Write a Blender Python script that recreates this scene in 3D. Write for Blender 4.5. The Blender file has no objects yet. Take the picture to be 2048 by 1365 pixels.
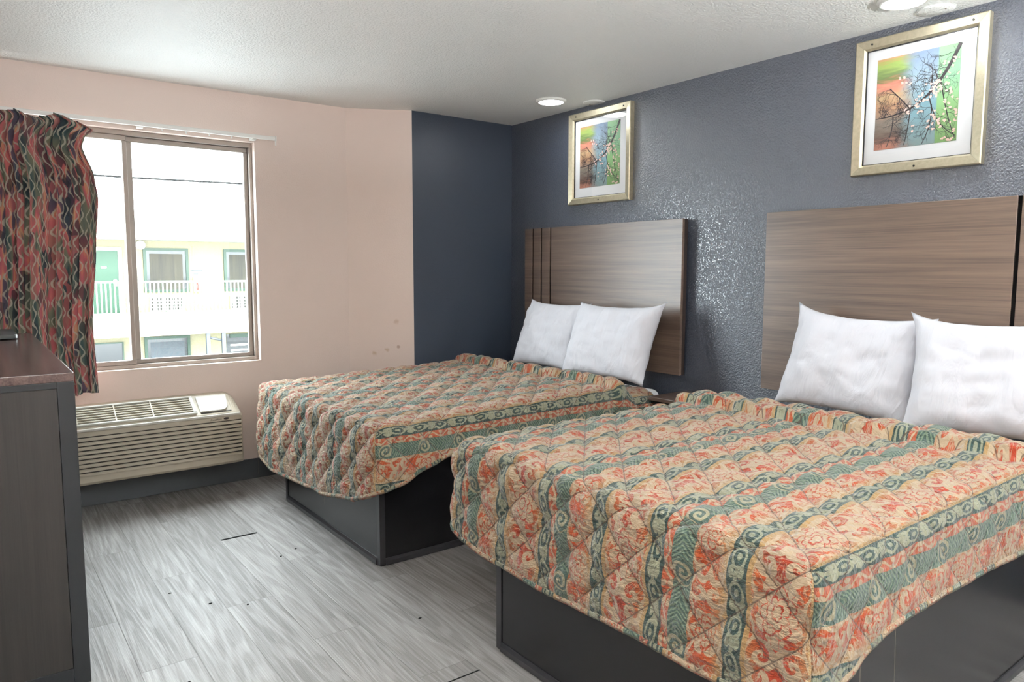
import bpy, bmesh, math, random
from mathutils import Vector, Matrix, noise as mnoise

# ------------------------------------------------------------------ camera, sky, exposure
sc = bpy.context.scene
COL = sc.collection
PI = math.pi
CAM_F, CAM_YAW, CAM_PITCH, CAM_ROLL, CAM_H = 1451.84, 0.6469, 0.0987, 0.0022, 1.358
cd = bpy.data.cameras.new('camera')
cam = bpy.data.objects.new('camera', cd); COL.objects.link(cam)
cd.sensor_fit = 'HORIZONTAL'; cd.sensor_width = 36.0; cd.lens = CAM_F / 2048 * 36.0
cd.clip_start = 0.02; cd.clip_end = 300
_fw = Vector((math.sin(CAM_YAW) * math.cos(CAM_PITCH), math.cos(CAM_YAW) * math.cos(CAM_PITCH), -math.sin(CAM_PITCH)))
_r = Vector((math.cos(CAM_YAW), -math.sin(CAM_YAW), 0)); _u = _r.cross(_fw)
_r2 = _r * math.cos(CAM_ROLL) + _u * math.sin(CAM_ROLL); _u2 = _u * math.cos(CAM_ROLL) - _r * math.sin(CAM_ROLL)
cam.matrix_world = Matrix(((_r2.x, _u2.x, -_fw.x, 0), (_r2.y, _u2.y, -_fw.y, 0), (_r2.z, _u2.z, -_fw.z, CAM_H), (0, 0, 0, 1)))
sc.camera = cam
sc.view_settings.view_transform = 'Standard'
sc.view_settings.look = 'None'
sc.view_settings.gamma = 1.0
sc.view_settings.use_curve_mapping = False
sc.view_settings.exposure = 0.48

SKY_STRENGTH = 20.0
LAMP_WATTS = 2.5
FILL_LAMP_WATTS = 130.0  # output of the added, unseen lamp beside the camera
world = bpy.data.worlds.new('overcast_sky'); sc.world = world
world.use_nodes = True
_bg = world.node_tree.nodes['Background']
_bg.inputs[0].default_value = (0.87, 0.945, 1.0, 1); _bg.inputs[1].default_value = SKY_STRENGTH

# room dimensions (metres)
H = 2.44
W = 3.389          # headboard wall
D = 4.700          # window wall
DJ = 4.493         # dark return wall
LX, BY = -0.26, -2.3
WX0, WX1, WZ0, WZ1 = 0.13, 1.515, 0.768, 2.148   # window opening

_pl = bpy.data.lights.new('window_daylight_portal', 'AREA'); _pl.shape = 'RECTANGLE'
_pl.size = WX1 - WX0; _pl.size_y = WZ1 - WZ0; _pl.cycles.is_portal = True
_po = bpy.data.objects.new('window_daylight_portal', _pl); COL.objects.link(_po)
_po.location = ((WX0 + WX1) / 2, D + 0.13, (WZ0 + WZ1) / 2); _po.rotation_euler = (-PI / 2, 0, 0)

# ------------------------------------------------------------------ helpers
def lin(c):
    c = c / 255.0
    return c / 12.92 if c <= 0.04045 else ((c + 0.055) / 1.055) ** 2.4
def rgb(r, g, b): return (lin(r), lin(g), lin(b), 1.0)

def link_mesh(name, verts, faces, mats, parent=None, smooth=False, fmat=None, uv=None, loc=None):
    me = bpy.data.meshes.new(name)
    me.from_pydata([tuple(v) for v in verts], [], faces)
    if not isinstance(mats, (list, tuple)): mats = [mats]
    for m in mats: me.materials.append(m)
    if fmat: me.polygons.foreach_set('material_index', fmat)
    if smooth: me.polygons.foreach_set('use_smooth', [True] * len(me.polygons))
    if uv:
        l = me.uv_layers.new(name='cloth')
        vi = [0] * len(me.loops); me.loops.foreach_get('vertex_index', vi)
        flat = []
        for i in vi: flat.extend(uv[i])
        l.data.foreach_set('uv', flat)
    me.update()
    o = bpy.data.objects.new(name, me); COL.objects.link(o)
    if parent is not None: o.parent = parent
    if loc is not None: o.location = loc
    return o

class MB:
    """collects shapes into one bmesh, then links it as ONE mesh object"""
    def __init__(s): s.bm = bmesh.new()
    def box(s, x0, x1, y0, y1, z0, z1, bev=0.0, seg=2, mi=0):
        b = bmesh.new()
        vs = [b.verts.new((x, y, z)) for x in (x0, x1) for y in (y0, y1) for z in (z0, z1)]
        for f in ((0, 1, 3, 2), (4, 6, 7, 5), (0, 4, 5, 1), (2, 3, 7, 6), (0, 2, 6, 4), (1, 5, 7, 3)):
            b.faces.new([vs[i] for i in f])
        bmesh.ops.recalc_face_normals(b, faces=b.faces)
        if bev > 0: bmesh.ops.bevel(b, geom=list(b.edges), offset=bev, segments=seg, profile=0.5, affect='EDGES')
        s._merge(b, mi); return s
    def _merge(s, b, mi=0):
        m = {}
        for v in b.verts: m[v] = s.bm.verts.new(v.co)
        for f in b.faces:
            try:
                nf = s.bm.faces.new([m[v] for v in f.verts]); nf.material_index = mi; nf.smooth = f.smooth
            except ValueError: pass
        b.free()
    def prism(s, pts, axis, a0, a1, bev=0.0, mi=0):
        """pts: 2D outline; axis: 'x','y','z' extrusion axis"""
        def P(p, a):
            return {'x': (a, p[0], p[1]), 'y': (p[0], a, p[1]), 'z': (p[0], p[1], a)}[axis]
        b = bmesh.new()
        A = [b.verts.new(P(p, a0)) for p in pts]; B = [b.verts.new(P(p, a1)) for p in pts]
        n = len(pts)
        b.faces.new(A); b.faces.new(B[::-1])
        for i in range(n): b.faces.new((A[i], B[i], B[(i + 1) % n], A[(i + 1) % n]))
        bmesh.ops.recalc_face_normals(b, faces=b.faces)
        if bev > 0: bmesh.ops.bevel(b, geom=list(b.edges), offset=bev, segments=2, profile=0.5, affect='EDGES')
        s._merge(b, mi); return s
    def lathe(s, prof, c, axis='z', seg=40, mi=0, smooth=True):
        """prof: list of (r, h)"""
        b = bmesh.new(); rings = []
        for r, h in prof:
            ring = []
            for k in range(seg):
                a = 2 * PI * k / seg; x, y = r * math.cos(a), r * math.sin(a)
                p = {'z': (x, y, h), 'x': (h, x, y), 'y': (x, h, y)}[axis]
                ring.append(b.verts.new((c[0] + p[0], c[1] + p[1], c[2] + p[2])))
            rings.append(ring)
        for i in range(len(rings) - 1):
            for k in range(seg):
                f = b.faces.new((rings[i][k], rings[i][(k + 1) % seg], rings[i + 1][(k + 1) % seg], rings[i + 1][k])); f.smooth = smooth
        b.faces.new(rings[0][::-1]); b.faces.new(rings[-1])
        bmesh.ops.recalc_face_normals(b, faces=b.faces)
        s._merge(b, mi); return s
    def tube(s, pts, rad, seg=8, mi=0):
        b = bmesh.new(); rings = []; n = len(pts)
        P = [Vector(p) for p in pts]
        for i, p in enumerate(P):
            t = (P[min(i + 1, n - 1)] - P[max(i - 1, 0)]).normalized()
            up = Vector((0, 0, 1)) if abs(t.z) < 0.9 else Vector((1, 0, 0))
            a = t.cross(up).normalized(); c = a.cross(t)
            r = rad[i] if isinstance(rad, (list, tuple)) else rad
            rings.append([b.verts.new(p + (a * math.cos(2 * PI * k / seg) + c * math.sin(2 * PI * k / seg)) * r) for k in range(seg)])
        for i in range(n - 1):
            for k in range(seg):
                f = b.faces.new((rings[i][k], rings[i][(k + 1) % seg], rings[i + 1][(k + 1) % seg], rings[i + 1][k])); f.smooth = True
        b.faces.new(rings[0][::-1]); b.faces.new(rings[-1])
        bmesh.ops.recalc_face_normals(b, faces=b.faces)
        s._merge(b, mi); return s
    def build(s, name, mats, parent=None, loc=None):
        me = bpy.data.meshes.new(name); s.bm.to_mesh(me); s.bm.free()
        if not isinstance(mats, (list, tuple)): mats = [mats]
        for m in mats: me.materials.append(m)
        o = bpy.data.objects.new(name, me); COL.objects.link(o)
        if parent is not None: o.parent = parent
        if loc is not None: o.location = loc
        return o

def thing(name, label, cat, loc=(0, 0, 0), group=None):
    o = bpy.data.objects.new(name, None); COL.objects.link(o); o.location = loc
    o.empty_display_size = 0.1
    return tag(o, label, cat, group)
def tag(o, label, cat, group=None):
    o['label'] = label; o['category'] = cat
    if group: o['group'] = group
    return o
def struct(o):
    o['kind'] = 'structure'; return o
def dup(root, loc, label, group=None):
    r = root.copy(); COL.objects.link(r); r.location = loc; r['label'] = label
    if group: r['group'] = group
    for ch in list(root.children):
        c = ch.copy(); COL.objects.link(c); c.parent = r
        for g in list(ch.children):
            d = g.copy(); COL.objects.link(d); d.parent = c
    return r
def text_mesh(name, body, size, mat, parent, M, depth=0.0006, shear=0.0):
    cu = bpy.data.curves.new(name, 'FONT'); cu.body = body; cu.size = size; cu.extrude = depth; cu.shear = shear
    cu.align_x = 'CENTER'; cu.align_y = 'CENTER'
    t = bpy.data.objects.new(name + '_src', cu); COL.objects.link(t)
    dg = bpy.context.evaluated_depsgraph_get(); dg.update()
    me = bpy.data.meshes.new_from_object(t.evaluated_get(dg)); bpy.data.objects.remove(t)
    me.transform(M); me.materials.clear(); me.materials.append(mat); me.name = name
    o = bpy.data.objects.new(name, me); COL.objects.link(o); o.parent = parent
    return o

# ------------------------------------------------------------------ node expressions
class Mat:
    def __init__(s, name):
        s.m = bpy.data.materials.new(name); s.m.use_nodes = True
        s.nt = s.m.node_tree; s.bsdf = s.nt.nodes['Principled BSDF']; s.out = s.nt.nodes['Material Output']
    def n(s, t): return s.nt.nodes.new(t)
    def put(s, sock, v):
        if isinstance(v, X): v = v.s
        if isinstance(v, (int, float)): sock.default_value = v
        elif isinstance(v, tuple): sock.default_value = v
        else: s.nt.links.new(v, sock)
    def math(s, op, a, b=0.0, c=None):
        nd = s.n('ShaderNodeMath'); nd.operation = op
        s.put(nd.inputs[0], a); s.put(nd.inputs[1], b)
        if c is not None: s.put(nd.inputs[2], c)
        return X(s, nd.outputs[0])
    def coord(s, kind='Object', scale=(1, 1, 1)):
        nd = s.n('ShaderNodeTexCoord'); mp = s.n('ShaderNodeMapping'); mp.inputs['Scale'].default_value = scale
        s.nt.links.new(nd.outputs[kind], mp.inputs[0]); return mp.outputs[0]
    def xyz(s, v):
        nd = s.n('ShaderNodeSeparateXYZ'); s.put(nd.inputs[0], v); return [X(s, nd.outputs[i]) for i in range(3)]
    def vec(s, x, y, z=0.0):
        nd = s.n('ShaderNodeCombineXYZ')
        for i, v in enumerate((x, y, z)): s.put(nd.inputs[i], v)
        return nd.outputs[0]
    def noise(s, v, scale=5.0, detail=2.0, rough=0.5, dist=0.0, color=False):
        nd = s.n('ShaderNodeTexNoise'); s.put(nd.inputs['Vector'], v)
        nd.inputs['Scale'].default_value = scale; nd.inputs['Detail'].default_value = detail
        nd.inputs['Roughness'].default_value = rough; nd.inputs['Distortion'].default_value = dist
        return nd.outputs['Color'] if color else X(s, nd.outputs['Fac'])
    def voro(s, v, scale=5.0, feature='F1', out='Distance', rnd=1.0):
        nd = s.n('ShaderNodeTexVoronoi'); nd.feature = feature; nd.voronoi_dimensions = '2D'; s.put(nd.inputs['Vector'], v)
        nd.inputs['Scale'].default_value = scale; nd.inputs['Randomness'].default_value = rnd
        return X(s, nd.outputs[out]) if out == 'Distance' else nd.outputs[out]
    def mix(s, f, a, b):
        nd = s.n('ShaderNodeMix'); nd.data_type = 'RGBA'
        s.put(nd.inputs['Factor'], f); s.put(nd.inputs['A'], a); s.put(nd.inputs['B'], b)
        # Mix exposes several A/B sockets: use the colour ones
        return nd
    def mixc(s, f, a, b):
        nd = s.n('ShaderNodeMixRGB'); s.put(nd.inputs[0], f); s.put(nd.inputs[1], a); s.put(nd.inputs[2], b)
        return nd.outputs[0]
    def ramp(s, f, stops):
        nd = s.n('ShaderNodeValToRGB'); s.put(nd.inputs[0], f); cr = nd.color_ramp
        while len(cr.elements) < len(stops): cr.elements.new(0.5)
        for e, (p, c) in zip(cr.elements, stops): e.position = p; e.color = c
        return nd.outputs[0]
    def smooth(s, v, a, b):
        nd = s.n('ShaderNodeMapRange'); nd.interpolation_type = 'SMOOTHSTEP'
        s.put(nd.inputs[0], v); s.put(nd.inputs[1], a); s.put(nd.inputs[2], b); return X(s, nd.outputs[0])
    def bump(s, h, strength=0.3, dist=0.01):
        nd = s.n('ShaderNodeBump'); s.put(nd.inputs['Height'], h)
        nd.inputs['Strength'].default_value = strength; nd.inputs['Distance'].default_value = dist
        s.nt.links.new(nd.outputs[0], s.bsdf.inputs['Normal']); return nd
    def set(s, color=None, rough=None, metal=None, spec=None):
        if color is not None: s.put(s.bsdf.inputs['Base Color'], color)
        if rough is not None: s.put(s.bsdf.inputs['Roughness'], rough)
        if metal is not None: s.put(s.bsdf.inputs['Metallic'], metal)
        if spec is not None: s.put(s.bsdf.inputs['Specular IOR Level'], spec)
        return s
class X:
    def __init__(s, m, sock): s.m = m; s.s = sock
    def __add__(s, o): return s.m.math('ADD', s, o)
    __radd__ = __add__
    def __sub__(s, o): return s.m.math('SUBTRACT', s, o)
    def __rsub__(s, o): return s.m.math('SUBTRACT', o, s)
    def __mul__(s, o): return s.m.math('MULTIPLY', s, o)
    __rmul__ = __mul__
    def __truediv__(s, o): return s.m.math('DIVIDE', s, o)
    def sin(s): return s.m.math('SINE', s)
    def fract(s): return s.m.math('FRACT', s)
    def floor(s): return s.m.math('FLOOR', s)
    def abs(s): return s.m.math('ABSOLUTE', s)
    def sqrt(s): return s.m.math('SQRT', s)
    def pow(s, e): return s.m.math('POWER', s, e)
    def log(s): return s.m.math('LOGARITHM', s, 2.718281828)
    def atan2(s, o): return s.m.math('ARCTAN2', s, o)
    def gt(s, o): return s.m.math('GREATER_THAN', s, o)
    def lt(s, o): return s.m.math('LESS_THAN', s, o)
    def mn(s, o): return s.m.math('MINIMUM', s, o)
    def mx(s, o): return s.m.math('MAXIMUM', s, o)

def clearcoat(m, w, r):
    b_ = m.node_tree.nodes['Principled BSDF']; b_.inputs['Coat Weight'].default_value = w; b_.inputs['Coat Roughness'].default_value = r
    if b_.inputs['Normal'].links: m.node_tree.links.new(b_.inputs['Normal'].links[0].from_socket, b_.inputs['Coat Normal'])
def flat(name, c, rough=0.5, metal=0.0, spec=0.5):
    """single-colour finish with a faint procedural wear so that it is not dead flat"""
    M = Mat(name); v = M.coord('Object')
    n = M.noise(v, 9.0, 4.0, 0.6)
    dark = tuple(x * 0.9 for x in c[:3]) + (1,)
    M.set(M.mixc(n, dark, c), rough, metal, spec); return M.m

def wood(name, c0, c1, axis, rough=0.4, bumpy=0.03, scale=1.0, spec=0.5, fine=1.0):
    M = Mat(name)
    st = [26 * scale] * 3; st[axis] = 0.8 * scale
    n1 = M.noise(M.coord('Object', tuple(st)), 1.0, 6.0, 0.62, 0.5)
    st2 = [190 * scale] * 3; st2[axis] = 2.2 * scale
    n2 = M.noise(M.coord('Object', tuple(st2)), 1.0, 3.0, 0.6)
    st3 = [5 * scale] * 3; st3[axis] = 0.5
    n3 = M.noise(M.coord('Object', tuple(st3)), 1.0, 2.0, 0.5)
    f = M.smooth(n1 * 0.5 + n2 * 0.35 * fine + n3 * 0.3, 0.36, 0.78)
    M.set(M.mixc(f, c0, c1), rough, 0.0, spec)
    if bumpy: M.bump(n2, bumpy, 0.002)
    return M.m

def paint(name, c, rough, bscale, bstr, bdist=0.004, spec=0.5, stains=None):
    """orange-peel textured wall paint"""
    M = Mat(name); v = M.coord('Object')
    a = M.noise(v, bscale, 3.0, 0.55); b = M.noise(v, 1.6, 3.0, 0.6)
    dark = tuple(x * 0.93 for x in c[:3]) + (1,)
    col = M.mixc(b, dark, c)
    if stains:
        x, y, z = M.xyz(v)
        for (sx, sz, r, sc_) in stains:
            d = ((x - sx) * (x - sx) + (z - sz) * (z - sz)).sqrt() + (M.noise(v, 30, 3) - 0.5) * r * 1.6
            f = (1.0 - M.smooth(d, r * 0.2, r)) * 0.55
            col = M.mixc(f, col, sc_)
    M.set(col, rough, 0.0, spec)
    M.bump(M.smooth(a, 0.36, 0.66), bstr, bdist)
    return M.m

def glass(name, tint=(1, 1, 1, 1), rough=0.0, boost=1.0):
    M = Mat(name); nt = M.nt; nt.nodes.remove(M.bsdf)
    tr = M.n('ShaderNodeBsdfTransparent'); gl = M.n('ShaderNodeBsdfGlossy'); fr = M.n('ShaderNodeLayerWeight'); mx = M.n('ShaderNodeMixShader')
    tr.inputs[0].default_value = tint; gl.inputs['Roughness'].default_value = rough; fr.inputs[0].default_value = 0.5
    f = (X(M, fr.outputs['Facing']).pow(5.0) * 0.96 + 0.04) * boost
    M.put(mx.inputs[0], f); nt.links.new(tr.outputs[0], mx.inputs[1]); nt.links.new(gl.outputs[0], mx.inputs[2])
    nt.links.new(mx.outputs[0], M.out.inputs[0]); return M.m

def emit(name, c, s):
    M = Mat(name); M.nt.nodes.remove(M.bsdf); e = M.n('ShaderNodeEmission'); e.inputs[0].default_value = c; e.inputs[1].default_value = s
    M.nt.links.new(e.outputs[0], M.out.inputs[0]); return M.m

# ------------------------------------------------------------------ materials
def floor_material():
    M = Mat('grey_oak_planks'); v = M.coord('Object'); x, y, z = M.xyz(v)
    PW, PL = 0.185, 1.22
    xs = (x - 0.958) / PW; ix = xs.floor(); fx = xs.fract()
    ys = (y - 3.69) / PL + (ix * 0.37) ; iy = ys.floor(); fy = ys.fract()
    rid = ((ix * 12.9898 + iy * 78.233).sin() * 43758.5).fract()
    vg = M.vec(x * 44.0 + rid * 17.0, y * 1.6 + rid * 9.0, rid * 5.0)
    g1 = M.noise(vg, 1.0, 5.0, 0.6, 0.15)
    vg2 = M.vec(x * 6.0 + rid * 31.0, y * 0.42 + rid * 7.0, 0.0)
    w = M.noise(vg2, 1.0, 1.5, 0.45, 0.0)
    rings = M.smooth((w * 120.0 + g1 * 4.0).sin() * 0.5 + 0.5, 0.35, 0.95)
    vg3 = M.vec(x * 260.0, y * 6.0, 0.0)
    g3 = M.noise(vg3, 1.0, 2.0, 0.6)
    f = M.smooth(g1 * 0.5 + rings * 0.075 + g3 * 0.34 + rid * 0.10, 0.26, 0.80)
    col = M.mixc(f, rgb(100, 96, 93), rgb(160, 157, 155))
    ex = (fx.mn(1.0 - fx)) * PW; ey = (fy.mn(1.0 - fy)) * PL
    seam = (1.0 - M.smooth(ex.mn(ey), 0.0006, 0.0022))
    col = M.mixc(seam * 0.5, col, rgb(70, 66, 62))
    M.set(col, M.math('ADD', 0.46, (1.0 - f) * 0.14), 0.0, 0.45)
    M.bump(f * 0.7 + rings * 0.12 - seam * 1.0, 0.3, 0.004)
    return M.m

def quilt_material():
    """striped damask print: coral and tan damask, teal leaf chains, herringbone"""
    M = Mat('damask_stripe_cotton')
    nd = M.n('ShaderNodeUVMap'); nd.uv_map = 'cloth'
    ur, v0, _ = M.xyz(nd.outputs[0])
    u0 = 0.215 - ur
    uv0 = M.vec(u0, v0, 0.0)
    dn = M.noise(uv0, 26.0, 2.0, 0.5, color=True)
    dx, dy, dz = M.xyz(dn)
    u = u0 + (dx - 0.5) * 0.016; v = v0 + (dy - 0.5) * 0.024
    P = 0.47
    w = (u0 / P).fract(); row = (u0 / P).floor()
    TEAL, PALE, CORAL, CREAM, TAN, GREY = rgb(24, 66, 66), rgb(164, 168, 146), rgb(186, 74, 56), rgb(216, 194, 166), rgb(176, 140, 100), rgb(130, 142, 124)
    wv = w * P   # metres inside the repeat
    def band(a, b): return wv.gt(a) * wv.lt(b)
    def ell(au, bv, ru, rv): return ((au / ru) * (au / ru) + (bv / rv) * (bv / rv)).sqrt()
    uu = (u / P).fract() * P
    # --- damask flower field, repeating every 0.24 m along the length
    def damask(c, L, off, half, n):
        a = uu - c; b = ((v + off) / L).fract() * L - L * 0.5
        r = (a * a + b * b * 0.55).sqrt(); th = a.atan2(b)
        def petal(k, ph, amp): return ((th * (n * 0.5) + ph).sin().abs().sqrt() * amp + (1.0 - amp)) * (half * k)
        flower = r.lt(petal(0.95, 0.0, 0.42))
        def line(k, ph, amp, wd): return (r - petal(k, ph, amp)).abs().lt(wd)
        lines = line(0.66, 1.5, 0.36, 0.0022).mx(line(0.42, 0.4, 0.3, 0.002)).mx(line(0.2, 0.9, 0.25, 0.0018))
        veins = ((th * (n * 1.5)).sin().abs()).lt(0.10) * r.gt(half * 0.45)
        aa = a.abs() - half * 0.55
        b2 = ((v + off + L * 0.5) / L).fract() * L - L * 0.5
        def scroll(cy, k, sgn):
            bb = b2 - cy; r2 = (aa * aa + bb * bb).sqrt(); t2 = (bb * sgn).atan2(aa)
            return (((r2 + 0.005).log() * k + t2).sin()).gt(0.1) * r2.lt(half * 0.62)
        sc = scroll(0.022, 4.2, 1.0).mx(scroll(-0.026, 3.6, -1.0))
        edge = (a.abs() - half * 1.02 - (v * 70.0).sin() * 0.008).abs().lt(0.0045)
        return (flower * (1.0 - lines.mx(veins))).mx(sc * (1.0 - flower)).mx(edge * (1.0 - flower))
    dm1 = damask(0.135, 0.27, 0.0, 0.066, 7.0)
    dm2 = damask(0.417, 0.25, 0.13, 0.046, 6.0)
    fol = M.noise(M.vec(u0 * 24.0, v0 * 17.0, 2.0), 1.0, 3.0, 0.55, 2.2)
    wisps = ((fol * 26.0).sin()).gt(0.62)
    dm1 = dm1.mx(wisps * 0.6); dm2 = dm2.mx(wisps * 0.6)
    # --- leaf chain
    def chain(c, L, ru, rv, off):
        a = uu - c; b = ((v + off) / L).fract() * L - L * 0.5
        e = ell(a, b, ru, rv)
        ring = e.lt(0.95) * e.gt(0.66); dot = e.lt(0.30)
        b2 = ((v + off + L * 0.5) / L).fract() * L - L * 0.5
        e2 = ell(a.abs() - ru * 0.62, b2 - a.abs() * 0.6, ru * 0.34, rv * 0.5)
        e3 = ell(a, b2, ru * 0.28, rv * 0.8)
        return ring.mx(dot).mx(e2.lt(1.0)).mx(e3.lt(1.0))
    ch1 = chain(0.026, 0.085, 0.021, 0.030, 0.0)
    ch2 = chain(0.246, 0.11, 0.020, 0.042, 0.05)
    # --- scroll vine
    a3 = uu - 0.287; vine = (a3 - (v * 62.0).sin() * 0.011).abs().lt(0.0035)
    b3 = (v / 0.0507).fract() * 0.0507 - 0.0253
    vd = ell(a3.abs() - 0.008, b3, 0.007, 0.010).lt(1.0)
    vine = vine.mx(vd)
    # --- herringbone with scrolls
    a4 = uu - 0.333; hb = (((v + a4.abs() * 0.9) * 480.0).sin()).gt(0.1)
    b4 = ((v + 0.04) / 0.19).fract() * 0.19 - 0.095
    r4 = (a4 * a4 + b4 * b4).sqrt(); t4 = a4.atan2(b4)
    sw = ((r4 * 330.0 + t4 * 1.0).sin()).gt(0.0) * r4.lt(0.034)
    hbm = hb * r4.gt(0.034)
    # --- compose
    tanmix = M.smooth(M.noise(M.vec(u0 * 9.0, v0 * 3.0, 0.0), 1.0, 2.0), 0.35, 0.65)
    ground1 = M.mixc(M.smooth((wv - 0.135).abs(), 0.025, 0.075), CORAL, M.mixc(tanmix, TAN, rgb(200, 106, 74)))
    ground2 = M.mixc(M.smooth((wv - 0.405).abs(), 0.02, 0.062), rgb(196, 92, 66), M.mixc(tanmix, TAN, rgb(204, 172, 130)))
    c1 = M.mixc(dm1, ground1, CREAM)
    c2 = M.mixc(dm2, ground2, CREAM)
    cch1 = M.mixc(ch1, TEAL, PALE); cch2 = M.mixc(ch2, TEAL, rgb(176, 178, 154))
    cv = M.mixc(vine, rgb(200, 112, 88), CREAM)
    ch = M.mixc(hbm, rgb(60, 92, 86), rgb(130, 150, 130)); ch = M.mixc(sw, ch, rgb(184, 178, 150))
    col = c1
    col = M.mixc(band(0.0, 0.052), col, cch1)
    col = M.mixc(band(0.052, 0.064), col, rgb(198, 164, 120))
    col = M.mixc(band(0.208, 0.220), col, rgb(204, 172, 130))
    col = M.mixc(band(0.220, 0.272), col, cch2)
    col = M.mixc(band(0.272, 0.302), col, cv)
    col = M.mixc(band(0.302, 0.364), col, ch)
    col = M.mixc(wv.gt(0.364), col, c2)
    # woven thread tone and wash fading
    th = M.noise(M.vec(u0 * 60.0, v0 * 420.0, 0.0), 1.0, 2.0, 0.6)
    hs = M.n('ShaderNodeHueSaturation'); hs.inputs['Saturation'].default_value = 1.12; hs.inputs['Value'].default_value = 0.50; M.put(hs.inputs['Color'], col); col = hs.outputs[0]
    col = M.mixc(th * 0.3, col, M.mixc(0.4, col, rgb(150, 132, 106)))
    qa = ((ur * 0.94 + v0) / 0.172 + 0.5).fract() - 0.5; qb = ((ur * 0.94 - v0) / 0.172 + 0.5).fract() - 0.5
    q = qa.abs().mn(qb.abs()) * 0.124
    col = M.mixc((1.0 - M.smooth(q, 0.0010, 0.0026)) * 0.8, col, rgb(66, 50, 40))  # dark quilting lines: sewing thread with crease shade painted into the colour
    M.set(col, 0.85, 0.0, 0.15)
    M.put(M.bsdf.inputs['Sheen Weight'], 0.25)
    # puckers along the quilting
    pk = M.noise(M.vec(u0 * 34.0, v0 * 90.0, 0.0), 1.0, 3.0, 0.6, 0.6)
    pk2 = M.noise(M.vec(u0 * 16.0, v0 * 20.0, 5.0), 1.0, 3.0, 0.55, 0.8)
    M.bump(pk * 0.6 + pk2 * 1.0 + th * 0.04, 1.0, 0.026)
    return M.m

def curtain_material():
    M = Mat('ikat_print_drape')
    nd = M.n('ShaderNodeUVMap'); nd.uv_map = 'cloth'
    u, v, _ = M.xyz(nd.outputs[0])
    d = M.noise(M.vec(u * 30.0, v * 12.0, 0.0), 1.0, 2.0, 0.5)
    x = u * 17.0 + (d - 0.5) * 0.4
    sw = (v * 10.5 * 6.28318 + (M.noise(M.vec(u * 9.0, v * 2.0, 7.0), 1.0, 1.0) - 0.5) * 5.0).sin() * 0.15
    def dist(o): return ((x + o).fract() - 0.5).abs()
    l1 = dist(sw); l2 = dist(0.5 - sw); 
    e = l1.mn(l2)
    wd = 0.075 + (M.noise(M.vec(u * 60.0, v * 40.0, 1.0), 1.0, 2.0) - 0.5) * 0.16
    net = 1.0 - M.smooth(e, wd * 0.55, wd)
    vv = M.vec(u * 34.0 + d * 0.8, v * 11.0, 0.0)
    big = M.noise(M.vec(u * 19.0, v * 2.6, 3.0), 1.0, 2.0, 0.5, 0.4)
    col = M.ramp(M.smooth(big, 0.22, 0.78), [(0.0, rgb(44, 52, 64)), (0.18, rgb(58, 84, 84)), (0.30, rgb(100, 108, 92)), (0.44, rgb(122, 118, 92)), (0.54, rgb(172, 54, 68)),
                                              (0.62, rgb(184, 58, 68)), (0.69, rgb(198, 88, 56)), (0.74, rgb(196, 134, 76)), (0.80, rgb(104, 74, 96)), (1.0, rgb(54, 72, 84))])
    cells = M.voro(vv, 1.0, 'F1', 'Color', 0.8)
    cx, cy, cz = M.xyz(cells)
    col = M.mixc(cx.gt(0.72) * 0.75, col, rgb(52, 58, 66))
    col = M.mixc((cy.gt(0.8)) * 0.6, col, rgb(180, 62, 58))
    hs = M.n('ShaderNodeHueSaturation'); hs.inputs['Saturation'].default_value = 0.78; hs.inputs['Value'].default_value = 0.95; M.put(hs.inputs['Color'], col)
    col = M.mixc(net * 0.8, hs.outputs[0], rgb(182, 176, 160))
    M.set(col, 0.9, 0.0, 0.1)
    tl = M.n('ShaderNodeBsdfTranslucent'); M.put(tl.inputs[0], col)
    mx = M.n('ShaderNodeMixShader'); mx.inputs[0].default_value = 0.12
    M.nt.links.new(M.bsdf.outputs[0], mx.inputs[1]); M.nt.links.new(tl.outputs[0], mx.inputs[2]); M.nt.links.new(mx.outputs[0], M.out.inputs[0])
    M.bump(M.noise(M.vec(u * 500.0, v * 500.0, 0.0), 1.0, 1.0), 0.15, 0.001)
    return M.m

def linen_material(name, c, amount=0.5):
    M = Mat(name); v = M.coord('Object')
    a = M.noise(M.coord('Object', (6, 9, 3)), 1.0, 4.0, 0.55, 1.4)
    b = M.noise(v, 900.0, 1.0)
    M.set(M.mixc(a, tuple(x * 0.94 for x in c[:3]) + (1,), c), 0.8, 0.0, 0.2)
    M.put(M.bsdf.inputs['Sheen Weight'], 0.15)
    M.bump(M.smooth(a, 0.3, 0.7) + b * 0.02, amount, 0.02)
    return M.m

def laminate_material():
    M = Mat('black_laminate'); v = M.coord('Object')
    sm = M.noise(v, 5.0, 4.0, 0.6)
    M.set(M.mixc(sm, rgb(15, 15, 17), rgb(19, 18, 20)), 0.27, 0.0, 0.6)
    return M.m

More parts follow.
